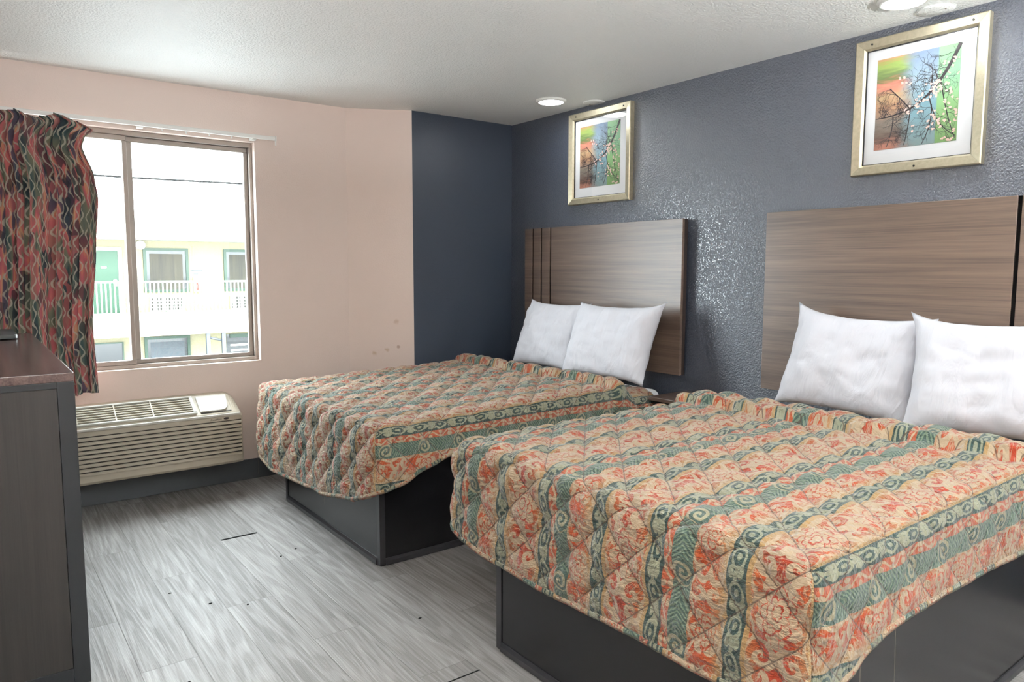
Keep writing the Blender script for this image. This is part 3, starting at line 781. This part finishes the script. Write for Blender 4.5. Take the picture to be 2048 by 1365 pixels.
# ------------------------------------------------------------------ pictures
def picture(label, ya, yb, z0, z1):
    """ya is the window-side edge (picture's left)"""
    w, h = ya - yb, z1 - z0
    t = thing('framed_picture', label, 'picture', (W, ya, z0), 'framed branch prints')   # local: y 0..-w, z 0..h, x 0..-0.035
    fw = 0.046; XF = -0.036
    def rail(name, a, b_, c, d):   # mitred quad a,b (outer) c,d (inner) in (y,z)
        prof = MB(); bm = prof.bm
        def P(p, x): return bm.verts.new((x, p[0], p[1]))
        mid = lambda p, q, s: (p[0] + (q[0] - p[0]) * s, p[1] + (q[1] - p[1]) * s)
        A0, B0 = P(a, 0), P(b_, 0); A1, B1 = P(a, XF + 0.004), P(b_, XF + 0.004)
        A2, B2 = P(mid(a, d, 0.1), XF), P(mid(b_, c, 0.1), XF)
        A3, B3 = P(mid(a, d, 0.82), XF + 0.006), P(mid(b_, c, 0.82), XF + 0.006)
        A4, B4 = P(d, XF + 0.016), P(c, XF + 0.016); A5, B5 = P(d, -0.004), P(c, -0.004)
        L1, L2 = [A0, A1, A2, A3, A4, A5], [B0, B1, B2, B3, B4, B5]
        for i in range(5): bm.faces.new((L1[i], L2[i], L2[i + 1], L1[i + 1]))
        bm.faces.new((A0, A5, B5, B0)); bm.faces.new(L1); bm.faces.new(L2[::-1])
        bmesh.ops.recalc_face_normals(bm, faces=bm.faces)
        return prof.build(name, M_SILVER, t)
    g = 0.0004
    rail('frame_rail', (-g, h), (-w + g, h), (-w + fw + g, h - fw), (-fw - g, h - fw))
    rail('frame_rail', (-g, 0), (-w + g, 0), (-w + fw + g, fw), (-fw - g, fw))
    rail('frame_rail', (0, g), (0, h - g), (-fw, h - fw - g), (-fw, fw + g))
    rail('frame_rail', (-w, g), (-w, h - g), (-w + fw, h - fw - g), (-w + fw, fw + g))
    MB().box(-0.009, -0.003, -w + fw - 0.004, -fw + 0.004, fw - 0.004, h - fw + 0.004).build('mat_board', M_MAT, t)
    lip = MB(); e = 0.003
    for (y0, y1, za, zb) in ((-w + fw, -fw, h - fw - e, h - fw), (-w + fw, -fw, fw, fw + e), (-fw - e, -fw, fw + e, h - fw - e), (-w + fw, -w + fw + e, fw + e, h - fw - e)):
        lip.box(-0.017, -0.0095, y0, y1, za, zb)
    lip.build('inner_lip', M_BLACK, t)
    ml, mr, mt, mb_ = 0.048, 0.062, 0.047, 0.064
    pw, ph = w - 2 * fw - ml - mr, h - 2 * fw - mt - mb_
    pr = link_mesh('art_print', [(-0.0012, 0, 0), (-0.0012, -pw, 0), (-0.0012, -pw, ph), (-0.0012, 0, ph), (0, 0, 0), (0, -pw, 0), (0, -pw, ph), (0, 0, ph)],
                   [(0, 3, 2, 1), (4, 5, 6, 7), (0, 1, 5, 4), (2, 3, 7, 6), (1, 2, 6, 5), (0, 4, 7, 3)], M_ART, t, loc=(-0.0091, -fw - ml, fw + mb_))
    # branches (s right, t up in print units), widths in metres
    br = MB(); bl = MB(); rnd = random.Random(4)
    def Q(s, t_): return (-s * pw, t_ * ph)
    def stroke(pts, w0, w1, lift):
        n = len(pts); L = []; Rr = []
        for i, (s, t_) in enumerate(pts):
            y, z = Q(s, t_); y2, z2 = Q(*pts[min(i + 1, n - 1)]); y1, z1 = Q(*pts[max(i - 1, 0)])
            dx, dz = y2 - y1, z2 - z1; l = math.hypot(dx, dz) or 1; wd = (w0 + (w1 - w0) * i / (n - 1)) / 2
            L.append(br.bm.verts.new((lift, y - dz / l * wd, z + dx / l * wd))); Rr.append(br.bm.verts.new((lift, y + dz / l * wd, z - dx / l * wd)))
        for i in range(n - 1): br.bm.faces.new((L[i], L[i + 1], Rr[i + 1], Rr[i]))
    def bez(p0, p1, p2, n=14):
        return [((1 - k) ** 2 * p0[0] + 2 * k * (1 - k) * p1[0] + k * k * p2[0], (1 - k) ** 2 * p0[1] + 2 * k * (1 - k) * p1[1] + k * k * p2[1]) for k in [i / n for i in range(n + 1)]]
    inside = lambda p: 0.005 < p[0] < 0.995 and 0.005 < p[1] < 0.995
    lift = [-0.0014]
    tips = []
    def twig(p, ang, ln, wd, depth):
        lift[0] -= 0.0000015
        pts = [p]; a = ang
        for k in range(5):
            a += rnd.uniform(-0.3, 0.3); q = (pts[-1][0] + math.cos(a) * ln / 5, pts[-1][1] + math.sin(a) * ln / 5 * 0.9)
            if not inside(q): break
            pts.append(q)
            if depth > 0 and rnd.random() < 0.62: twig(q, a + rnd.choice((-1, 1)) * rnd.uniform(0.5, 1.1), ln * rnd.uniform(0.4, 0.65), wd * 0.7, depth - 1)
        if len(pts) > 1:
            stroke(pts, wd, wd * 0.5, lift[0])
            if rnd.random() < 0.55: tips.append(pts[-1])
    main = bez((0.99, 0.995), (0.72, 0.42), (0.28, 0.37)) ; stroke(main, 0.016, 0.006, -0.0014)
    lower = bez((0.28, 0.37), (0.15, 0.345), (0.005, 0.35), 8); stroke(lower, 0.006, 0.004, -0.0014)
    limbs = [bez((0.80, 0.60), (0.86, 0.3), (0.98, 0.03)), bez((0.66, 0.51), (0.72, 0.2), (0.99, 0.05)), bez((0.66, 0.5), (0.7, 0.7), (0.68, 0.8)), bez((0.80, 0.6), (0.74, 0.7), (0.70, 0.78)),
             bez((0.44, 0.40), (0.43, 0.2), (0.38, 0.02)), bez((0.23, 0.36), (0.24, 0.2), (0.16, 0.02)), bez((0.44, 0.40), (0.3, 0.55), (0.17, 0.66)), bez((0.69, 0.42), (0.72, 0.2), (0.60, 0.01))]
    for l_ in limbs:
        stroke(l_, 0.0052, 0.0032, -0.00145)
        for k in (3, 5, 7, 9, 11, 13): twig(l_[k], rnd.uniform(0, 6.28), rnd.uniform(0.12, 0.26), 0.0019, 2)
    for k in range(1, 14): twig(main[k], rnd.uniform(0.6, 3.6), rnd.uniform(0.14, 0.3), 0.0021, 2)
    for k in range(1, 8): twig(lower[k], rnd.uniform(0.3, 2.8), rnd.uniform(0.1, 0.24), 0.0018, 2)
    br.build('branches', M_BRANCH, pr)
    for p in tips[:120]:
        y, z = Q(*p)
        for q in range(3):
            r = rnd.uniform(0.0025, 0.0052); cy, cz = y + rnd.uniform(-1, 1) * 0.004, z + rnd.uniform(-1, 1) * 0.004; lift[0] -= 0.000001
            if not (-pw + r < cy < -r and r < cz < ph - r): continue
            bl.bm.faces.new([bl.bm.verts.new((lift[0] - 0.0001, cy + r * math.cos(a) * (1 + 0.25 * math.sin(3 * a)), cz + r * math.sin(a) * 0.85)) for a in [2 * PI * i / 10 for i in range(10)]])
    bl.build('blossoms', M_BLOOM, pr)
    MB().box(-0.0145, -0.0125, -w + fw + 0.003, -fw - 0.003, fw + 0.003, h - fw - 0.003).build('glass_pane', M_GLASS, t)
    for (yy, zz) in ((-0.075, h - 0.022), (-w + 0.06, h - 0.022), (-w * 0.52, 0.020)):
        MB().lathe([(0.0042, XF + 0.004), (0.0042, XF - 0.0005), (0.003, XF - 0.0012)], (0, yy, zz), 'x', 12).build('screw', M_BLACK, t)
    return t
picture('champagne framed branch print hung over the headboard nearer the window', 3.810, 3.233, 1.793, 2.398)
picture('champagne framed branch print hung over the headboard of the nearest bed', 1.812, 1.262, 1.793, 2.398)

# ------------------------------------------------------------------ ceiling lamps, added fill lamps and blank covers
def ceiling_lamp(label, x, y):
    t = thing('ceiling_light', label, 'ceiling light', (x, y, H), 'round ceiling lights')
    MB().lathe([(0.098, 0.0), (0.098, -0.006), (0.092, -0.014), (0.080, -0.016), (0.080, -0.004)], (0, 0, 0)).build('trim_ring', M_WHITE, t)
    MB().lathe([(0.0795, -0.005), (0.0795, -0.014), (0.060, -0.018), (0.02, -0.020), (0.004, -0.020)], (0, 0, 0)).build('diffuser', M_LAMPGLOW, t)
    l = bpy.data.lights.new('lamp_light', 'AREA'); l.shape = 'DISK'; l.size = 0.15; l.energy = LAMP_WATTS; l.color = (0.94, 0.985, 1.0)
    o = bpy.data.objects.new('lamp_light', l); COL.objects.link(o); o.parent = t; o.location = (0, 0, -0.022)
    return t
ceiling_lamp('round flush ceiling light by the dark corner above the window-side bed', 3.09, 3.68)
ceiling_lamp('round flush ceiling light over the nearest bed, cut by the picture top', 3.08, 1.475)
ceiling_lamp('round flush ceiling light added for fill behind the camera near the headboard wall', 3.08, -0.75)  # this and the next two are unseen lights added to brighten the room
ceiling_lamp('round flush ceiling light added for fill behind the camera over the dresser side', 0.75, -0.5)
ceiling_lamp('round flush ceiling light added for fill at the rear of the room', 0.75, -1.7)
def uplighter(label, x, y, watts):  # unseen lamps, added to bounce fill light off the ceiling
    t = thing('added_fill_lamp', label, 'added fill lamp', (x, y, 0))
    MB().lathe([(0.12, 0.0), (0.12, 0.012), (0.03, 0.03), (0.012, 0.035)], (0, 0, 0)).build('base', M_BLACK, t)
    MB().lathe([(0.012, 0.0355), (0.012, 1.66)], (0, 0, 0), seg=16).build('pole', M_BLACK, t)
    MB().lathe([(0.02, 1.6605), (0.06, 1.69), (0.11, 1.76), (0.115, 1.78), (0.107, 1.765), (0.055, 1.70), (0.02, 1.675)], (0, 0, 0)).build('lamp_bowl', M_WHITE, t)
    l = bpy.data.lights.new('fill_uplight', 'AREA'); l.shape = 'DISK'; l.size = 0.16; l.energy = watts; l.color = (0.93, 0.975, 1.0)
    o = bpy.data.objects.new('fill_uplight', l); COL.objects.link(o); o.parent = t; o.location = (0, 0, 1.775); o.rotation_euler = (PI, 0, 0)
uplighter('tall uplighter added as unseen fill against the dresser wall beside the camera', -0.12, 0.55, FILL_LAMP_WATTS)
uplighter('tall uplighter added as unseen fill at the headboard wall behind the nearest bed', 2.5, -0.9, 300.0)
def cover(label, x, y):
    o = MB().lathe([(0.072, 0.0), (0.072, -0.003), (0.066, -0.006), (0.01, -0.007)], (0, 0, 0)).build('cover_plate', M_CEIL, None, (x, y, H))
    tag(o, label, 'cover plate', 'blank ceiling plates')
    for s in (-1, 1): MB().lathe([(0.004, -0.006), (0.004, -0.0085)], (0, s * 0.04, 0), seg=10).build('screw', M_ALU, o)
cover('white blank round plate on the ceiling above the large near picture', 3.305, 1.45)
cover('white blank round plate on the ceiling above the far picture', 3.345, 3.55)

# ------------------------------------------------------------------ curtain and rail
rl = thing('curtain_rail', 'slim white curtain rail fixed over the window', 'curtain rail', (0, D, 2.155))
MB().box(LX + 0.06, 1.628, -0.062, -0.046, 0.008, 0.032, 0.003).build('track', M_WHITE, rl)
for x in (0.10, 0.86, 1.50):
    MB().box(x - 0.016, x + 0.016, -0.0455, 0.0, 0.0, 0.036, 0.003).build('bracket', M_WHITE, rl)
e_ = MB(); e_.box(1.6285, 1.637, -0.064, -0.044, 0.004, 0.036, 0.003); e_.box(1.6285, 1.636, -0.060, -0.048, -0.022, 0.0035, 0.003); e_.build('end_stop', M_WHITE, rl)
for k in range(5): MB().box(0.97 + k * 0.13, 0.976 + k * 0.13, -0.058, -0.05, -0.006, 0.0075).build('glider', M_WHITE, rl)

def curtain():
    N, Mv = 420, 90; z0, z1 = 0.665, 2.155; xl = LX + 0.09
    edge = [(0.0, 0.578), (0.25, 0.570), (0.55, 0.600), (0.72, 0.625), (0.80, 0.612), (0.90, 0.560), (0.94, 0.575), (0.985, 0.625), (1.0, 0.585)]
    verts, faces, uvs = [], [], []
    folds = 9.0
    for j in range(Mv + 1):
        t = j / Mv; z = z0 + (z1 - z0) * t; xr = lerp_tab(edge, t)
        for i in range(N + 1):
            s = i / N
            sw = s + 0.018 * math.sin(s * 23) + 0.012 * math.sin(s * 41 + 1) + 0.012 * mnoise.noise(Vector((s * 6, t * 2.5, 1)))
            ph = sw * folds * 2 * PI
            amp = 0.030 * (0.75 + 0.4 * mnoise.noise(Vector((s * 5, t * 1.5, 4)))) 
            top = max(0, (t - 0.93) / 0.07)
            y = amp * (math.sin(ph) + 0.25 * math.sin(2 * ph + 0.6)) * (1 - 0.45 * top) + 0.006 * math.sin(ph * 3.1) * top
            x = xl + (xr - xl) * s + 0.010 * math.sin(2 * ph + 0.8)
            zz = z + 0.006 * math.sin(ph) * t * top + (0.014 * math.sin(s * 25) * top) - 0.03 * top * max(0, (s - 0.93) / 0.07) + 0.006 * math.sin(ph * 0.5) * (1 - t)
            verts.append((x, D - 0.110 + y, zz)); uvs.append((s * 1.55, z))
    for j in range(Mv):
        for i in range(N):
            a = j * (N + 1) + i; faces.append((a, a + 1, a + N + 2, a + N + 1))
    o = link_mesh('curtain', verts, faces, M_CURT, None, True, uv=uvs)
    md = o.modifiers.new('cloth_thickness', 'SOLIDIFY'); md.thickness = 0.003
    tag(o, 'red, teal and cream ikat print curtain drawn to the window\'s dresser side', 'curtain')
curtain()

# ------------------------------------------------------------------ wall air conditioner
ac = thing('wall_air_conditioner', 'cream through-wall air conditioner with louvred front below the window', 'air conditioner', (0, D, 0))
AX0, AX1 = 0.26, 1.325
YF = -0.220
prof = [(0.0, 0.175), (YF + 0.012, 0.175), (YF, 0.190), (YF, 0.470), (YF + 0.010, 0.492), (-0.06, 0.585), (0.0, 0.590)]
# housing built as stations along x so that the right end rounds off
def housing():
    verts, faces = [], []
    sts = [(AX0, 1.0), (AX1 - 0.075, 1.0)]
    for k in range(1, 9):
        a = k / 8 * PI / 2; sts.append((AX1 - 0.075 + 0.075 * math.sin(a), math.cos(a)))
    for x, q in sts:
        for (y, z) in prof:
            zz = z
            if z > 0.45: zz = 0.45 + (z - 0.45) * (0.42 + 0.58 * q)
            yy = y * (0.90 + 0.10 * q)
            verts.append((x if z > 0.45 else min(x, AX1), yy, zz))
    n = len(prof)
    for i in range(len(sts) - 1):
        for k in range(n - 1): faces.append((i * n + k, (i + 1) * n + k, (i + 1) * n + k + 1, i * n + k + 1))
        faces.append((i * n + n - 1, (i + 1) * n + n - 1, (i + 1) * n, i * n))
    faces.append(tuple(range(n))[::-1]); faces.append(tuple((len(sts) - 1) * n + k for k in range(n)))
    o = link_mesh('housing', verts, faces, M_PTAC, ac)
    bm = bmesh.new(); bm.from_mesh(o.data); bmesh.ops.recalc_face_normals(bm, faces=bm.faces); bm.to_mesh(o.data); bm.free()
    md = o.modifiers.new('soft_edges', 'BEVEL'); md.width = 0.004; md.segments = 2; md.limit_method = 'ANGLE'; md.angle_limit = 0.5
    return o
housing()
# sloped outlet: frame of the slope
sl0 = Vector((0, YF + 0.010, 0.492)); sl1 = Vector((0, -0.06, 0.585)); sd = (sl1 - sl0).normalized(); sn = Vector((0, -sd.z, sd.y)); SL = (sl1 - sl0).length
def slope_pt(x, a, lift): return Vector((x, 0, 0)) + sl0 + sd * a + sn * lift
def slope_box(mb, x0, x1, a0, a1, l0, l1, bev=0.0):
    b_ = bmesh.new(); vs = [b_.verts.new(slope_pt(x, a, l)) for x in (x0, x1) for a in (a0, a1) for l in (l0, l1)]
    for f_ in ((0, 1, 3, 2), (4, 6, 7, 5), (0, 4, 5, 1), (2, 3, 7, 6), (0, 2, 6, 4), (1, 5, 7, 3)): b_.faces.new([vs[i] for i in f_])
    bmesh.ops.recalc_face_normals(b_, faces=b_.faces)
    if bev: bmesh.ops.bevel(b_, geom=list(b_.edges), offset=bev, segments=2, profile=0.5, affect='EDGES')
    mb._merge(b_)
oc = MB(); slope_box(oc, 0.30, 1.050, 0.022, SL - 0.022, 0.0005, 0.0020); oc.build('outlet_cavity', M_CAVITY, ac)
for k in range(6):
    lv = MB(); a = 0.036 + k * (SL - 0.066) / 5.6
    slope_box(lv, 0.302, 1.046, a, a + 0.0060, 0.0022, 0.012, 0.001); lv.build('louvre', M_PTAC, ac)
for x in (0.45, 0.64, 0.83):
    rb = MB(); slope_box(rb, x, x + 0.006, 0.024, SL - 0.024, 0.0024, 0.0135); rb.build('outlet_rib', M_PTAC, ac)
rim = MB()
slope_box(rim, 0.285, 1.066, 0.010, 0.022, 0.0, 0.014, 0.003); slope_box(rim, 0.285, 1.066, SL - 0.022, SL - 0.010, 0.0, 0.014, 0.003)
slope_box(rim, 1.047, 1.066, 0.0225, SL - 0.0225, 0.0, 0.014, 0.003); slope_box(rim, 0.285, 0.3015, 0.0225, SL - 0.0225, 0.0, 0.014, 0.003)
rim.build('outlet_rim', M_PTACDOOR, ac)
dp = MB()  # control flap with a rounded lower right corner
pts = [(1.085, SL - 0.018), (1.085, 0.02)] + [(1.205 + 0.045 * math.sin(a), 0.065 - 0.045 * math.cos(a)) for a in [k / 8 * PI / 2 for k in range(9)]] + [(1.262, SL - 0.018)]
b_ = bmesh.new(); lo = [b_.verts.new(slope_pt(x, a, 0.001)) for x, a in pts]; hi = [b_.verts.new(slope_pt(x, a, 0.010)) for x, a in pts]
b_.faces.new(lo[::-1]); b_.faces.new(hi)
for i in range(len(pts)): b_.faces.new((lo[i], lo[(i + 1) % len(pts)], hi[(i + 1) % len(pts)], hi[i]))
bmesh.ops.recalc_face_normals(b_, faces=b_.faces); bmesh.ops.bevel(b_, geom=list(b_.edges), offset=0.002, segments=2, profile=0.5, affect='EDGES'); dp._merge(b_)
dp.build('control_flap', M_PTACDOOR, ac)
gp = MB(); slope_box(gp, 1.088, 1.262, 0.010, 0.0165, 0.0006, 0.003); gp.build('flap_gap', M_CAVITY, ac)
# front louvres
for k in range(9):
    z = 0.225 + k * 0.0245
    lv = MB(); lv.prism([(YF + 0.001, z), (YF - 0.010, z + 0.003), (YF - 0.010, z + 0.012), (YF + 0.001, z + 0.0185)], 'x', AX0 + 0.012, AX1 - 0.014, 0.001); lv.build('front_slat', M_PTAC, ac)
    MB().box(AX0 + 0.012, AX1 - 0.014, YF - 0.0012, YF, z + 0.019, z + 0.0240).build('slat_gap', M_CAVITY, ac)
MB().box(AX0 + 0.002, AX1 - 0.02, YF - 0.013, YF - 0.0005, 0.474, 0.489, 0.004).build('front_lip', M_PTACDOOR, ac)
bd = MB().lathe([(0.016, 0.0), (0.016, -0.003), (0.013, -0.004)], (0, 0, 0), 'y', 24).build('badge', M_HBEDGE, ac, (1.225, YF, 0.4585)); bd.scale = (1, 1, 0.42)
text_mesh('badge_lettering', 'FreshAire', 0.016, M_HBEDGE, ac, Matrix.Translation((1.165, YF - 0.0008, 0.4565)) @ Matrix.Rotation(PI / 2, 4, 'X'), 0.0004, 0.3)

# ------------------------------------------------------------------ dresser and television
dr = thing('dresser', 'dark laminate dresser end in the foreground beside the curtain', 'dresser', (LX + 0.26, 3.5, 0))
DX0, DX1, DY0, DY1, DZ = -0.255, 0.265, 2.65 - 3.5, 4.42 - 3.5, 1.03
DY = DY0
MB().box(DX0, DX1, DY0 - 0.0, DY1, DZ - 0.028, DZ, 0.002).build('top_board', M_DRTOP, dr)
ef = MB(); ef.box(DX1 - 0.047, DX1, DY0, DY0 + 0.03, 0.0, DZ - 0.0285, 0.001); ef.box(DX0, DX0 + 0.047, DY0, DY0 + 0.03, 0, DZ - 0.0285, 0.001)
ef.box(DX0 + 0.0475, DX1 - 0.0475, DY0, DY0 + 0.03, DZ - 0.0480, DZ - 0.0285, 0.001); ef.box(DX0 + 0.0475, DX1 - 0.0475, DY0, DY0 + 0.03, 0, 0.06, 0.001)
ef.build('end_frame', M_DRFR, dr)
MB().box(DX0 + 0.048, DX1 - 0.048, DY0 + 0.004, DY0 + 0.024, 0.0605, DZ - 0.0485).build('end_panel', M_DRPAN, dr)
cb = MB(); cb.box(DX0, DX1 - 0.02, DY0 + 0.0305, DY1, 0.05, DZ - 0.0285); cb.build('carcass', M_DRFR, dr)
for i in range(3):
    for k in range(2):
        y0 = DY0 + 0.04 + k * 0.85; z0 = 0.08 + i * 0.31
        q = MB().box(DX1 - 0.0195, DX1 - 0.001, y0, y0 + 0.83, z0, z0 + 0.295, 0.002).build('drawer', M_DRPAN, dr)
        MB().box(DX1 - 0.0009, DX1 + 0.012, y0 + 0.36, y0 + 0.48, z0 + 0.14, z0 + 0.155, 0.002).build('drawer_pull', M_ALU, q)
for y in (DY0 + 0.05, DY1 - 0.1): MB().box(DX0 + 0.03, DX1 - 0.05, y, y + 0.05, 0, 0.0495).build('leg', M_DRFR, dr)
tv = thing('television', 'flat television on the dresser, only the end of its grey stand showing', 'television', (0.0, 4.22, DZ))
sb = MB()
ol = [(-0.14, -0.2)] + [(0.155 + 0.035 * math.sin(a), -0.165 - 0.035 * math.cos(a)) for a in [k / 6 * PI / 2 for k in range(7)]] + [(0.155 + 0.035 * math.cos(a), 0.165 + 0.035 * math.sin(a)) for a in [k / 6 * PI / 2 for k in range(7)]] + [(-0.14, 0.2)]
sb.prism(ol, 'z', 0.004, 0.024, 0.004); sb.build('stand_base', M_GREYPL, tv)
for p in ((-0.1, -0.15), (-0.1, 0.15), (0.14, -0.14), (0.14, 0.14)): MB().lathe([(0.012, 0.0), (0.012, 0.0038)], (p[0], p[1], 0), seg=14).build('rubber_foot', M_BLACK, tv)
MB().box(-0.09, -0.05, -0.06, 0.06, 0.0245, 0.12, 0.004).build('neck', M_GREYPL, tv)
MB().box(-0.10, -0.05, -0.28, 0.28, 0.1205, 0.60, 0.006).build('cabinet', M_BLACK, tv)
MB().box(-0.0495, -0.048, -0.265, 0.265, 0.14, 0.585).build('screen', M_BLACK, tv)

# ------------------------------------------------------------------ loose threads of the spreads
def threads(parent, items):
    for pts in items:
        MB().tube(pts, 0.0005, 5).build('loose_thread', M_THREAD, parent)
threads(sp1, [[(1.372, 4.36, 0.33), (1.366, 4.365, 0.25), (1.37, 4.36, 0.17), (1.366, 4.358, 0.12)], [(1.352, 3.30, 0.262), (1.348, 3.305, 0.235), (1.35, 3.31, 0.215)]])
threads(sp2, [[(1.765, 0.785, 0.505), (1.765, 0.782, 0.40), (1.77, 0.783, 0.33)], [(1.60, 0.785, 0.46), (1.598, 0.782, 0.40), (1.60, 0.783, 0.36)]])

# ------------------------------------------------------------------ specks of litter on the floor
for i, (x, y) in enumerate(((1.13, 3.31), (1.22, 3.36), (0.73, 3.0), (0.85, 2.9), (1.35, 2.38), (0.52, 2.45), (0.62, 3.2))):
    s = MB(); a = i * 1.3
    s.prism([(0.006 * math.cos(a + k) * (1 + 0.3 * math.sin(k * 2)), 0.004 * math.sin(a + k)) for k in [j * 2 * PI / 7 for j in range(7)]], 'z', 0, 0.002)
    o = s.build('crumb', M_GROOVE, None, (x, y, 0.0))
    tag(o, 'tiny dark speck of litter on the grey plank floor', 'crumb', 'specks on the floor')

# ------------------------------------------------------------------ motel across the court
BYW, FYW = 27.0, 25.5
mo = thing('motel_building', 'cream two-storey motel with green doors seen through the window', 'building', (0, 0, 0))
XA, XB = -6.0, 16.0
MB().box(XA, XB, BYW, BYW + 0.3, -3.4, 2.6).build('wall', M_CREAMWALL, mo)
MB().box(XA, XB, FYW - 0.25, BYW + 0.3, 2.29, 2.46).build('fascia', M_EXTWHITE, mo)
rf = MB(); rf.prism([(FYW - 0.35, 2.4605), (FYW - 0.35, 2.53), (BYW + 5.0, 3.4), (BYW + 5.0, 2.4605)], 'x', XA, XB); rf.build('roof', M_EXTWHITE, mo)
MB().box(XA, XB, FYW - 0.1, BYW, -0.80, -0.13).build('walkway_slab', M_EXTWHITE, mo)
def ext_window(x0, x1, z0, z1, pane, fr=0.09):
    f_ = MB(); y0, y1 = BYW - 0.06, BYW
    f_.box(x0, x1, y0, y1, z1 - fr, z1); f_.box(x0, x1, y0, y1, z0, z0 + fr); f_.box(x0, x0 + fr, y0, y1, z0 + fr, z1 - fr); f_.box(x1 - fr, x1, y0, y1, z0 + fr, z1 - fr)
    o = f_.build('window_surround', M_GREENTRIM, mo)
    MB().box(x0 + fr, x1 - fr, y0 + 0.035, y1, z0 + fr, z1 - fr).build('pane', M_EXTPANE, o)
    MB().box(x0 + fr + 0.1, x1 - fr - 0.1, y0 + 0.03, y0 + 0.0345, z0 + fr, z1 - fr - 0.1).build('drapes', pane, o)
ext_window(4.88, 6.30, 0.55, 2.04, M_DRAPE); ext_window(7.48, 8.90, 0.55, 2.04, M_DRAPE)
ext_window(4.80, 6.25, -2.5, -0.96, M_BLIND); ext_window(2.6, 4.17, -2.5, -1.08, M_EXTPANE, 0.04)
ed = MB().box(3.0, 4.12, BYW - 0.05, BYW, -0.13, 1.93).build('door', M_GREEN, mo)
MB().box(3.96, 4.06, BYW - 0.09, BYW - 0.0505, 0.78, 0.98).build('lock_plate', M_WHITE, ed)
MB().box(3.62, 3.78, BYW - 0.055, BYW - 0.0505, 1.36, 1.42).build('room_number_plate', M_WHITE, ed)
jb = MB(); jb.box(4.125, 4.24, BYW - 0.07, BYW, -0.13, 2.05); jb.box(2.88, 2.995, BYW - 0.07, BYW, -0.13, 2.05); jb.box(2.995, 4.125, BYW - 0.07, BYW, 1.935, 2.05); jb.build('door_surround', M_EXTWHITE, mo)
for x0 in (5.04, 7.66):
    g_ = MB().box(x0, x0 + 1.05, BYW - 0.05, BYW, -0.10, 0.38).build('vent_grille', M_EXTWHITE, mo)
    hole = MB()
    for i in range(11):
        for k in range(4): hole.box(x0 + 0.03 + i * 0.09, x0 + 0.085 + i * 0.09, BYW - 0.052, BYW - 0.0505, -0.06 + k * 0.11, 0.02 + k * 0.11)
    hole.build('grille_openings', M_CAVITY, g_)
rg = MB(); rg.box(XA, XB, FYW - 0.03, FYW + 0.03, 0.90, 0.96); rg.box(XA, XB, FYW - 0.02, FYW + 0.02, -0.08, -0.04); rg = rg.build('railing', M_RAIL, mo)
pk = None
for i in range(52):
    x = 2.4 + i * 0.125
    if pk is None: pk = MB().box(-0.02, 0.02, FYW - 0.015, FYW + 0.015, -0.13, 0.90).build('baluster', M_RAIL, rg); o = pk
    else: o = pk.copy(); COL.objects.link(o); o.parent = rg
    o.location = (x, 0, 0)
MB().lathe([(0.03, 0.0), (0.13, -0.06), (0.15, -0.16), (0.10, -0.24), (0.03, -0.27)], (4.80, BYW, 2.13), 'y', 20).build('wall_lamp', M_WHITE, mo)
sg = MB(); sg.box(6.36, 6.75, BYW - 0.012, BYW - 0.001, 1.27, 1.31); sg.box(6.46, 6.62, BYW - 0.012, BYW - 0.001, 1.15, 1.19); sg.build('wall_sign', M_POST, mo)
eb = MB().box(6.44, 6.62, BYW - 0.12, BYW, 0.55, 1.05).build('extinguisher_box', M_EXTWHITE, mo)
MB().lathe([(0.045, 0.62), (0.05, 0.64), (0.05, 0.80), (0.02, 0.86)], (6.53, BYW - 0.14, 0), 'z', 14).build('extinguisher', M_RED, eb)
for x in (6.42, 6.92): MB().box(x, x + 0.12, FYW - 0.05, FYW + 0.07, -3.4, -0.80).build('post', M_POST, mo)
MB().tube([(6.52, FYW + 0.02, -0.95), (6.98, FYW + 0.02, -1.08)], 0.045, 6).build('brace', M_POST, mo)
op = MB(); op.box(7.48, 9.0, BYW - 0.02, BYW - 0.001, -3.0, -1.0); op.build('breezeway_opening', M_EXTPANE, mo)
for z in (-1.28, -1.46): MB().box(7.2, 9.0, FYW - 0.02, FYW + 0.02, z, z + 0.06).build('stair_rail', M_EXTWHITE, mo)
MB().box(7.6, 9.0, BYW - 0.06, BYW - 0.021, -1.13, -1.0).build('opening_header', M_GREENTRIM, mo)
struct(MB().box(-30, 40, D + 1.5, 60, -3.6, -3.4).build('ground', M_GROUND))
wr = MB(); wr.tube([(-8 + i * 1.0, 22.0, 3.78 + 0.0022 * (i - 10) ** 2) for i in range(26)], 0.032, 6)
tag(wr.build('overhead_cable', M_GROOVE), 'thin dark overhead cable crossing the white sky outside the window', 'cable')
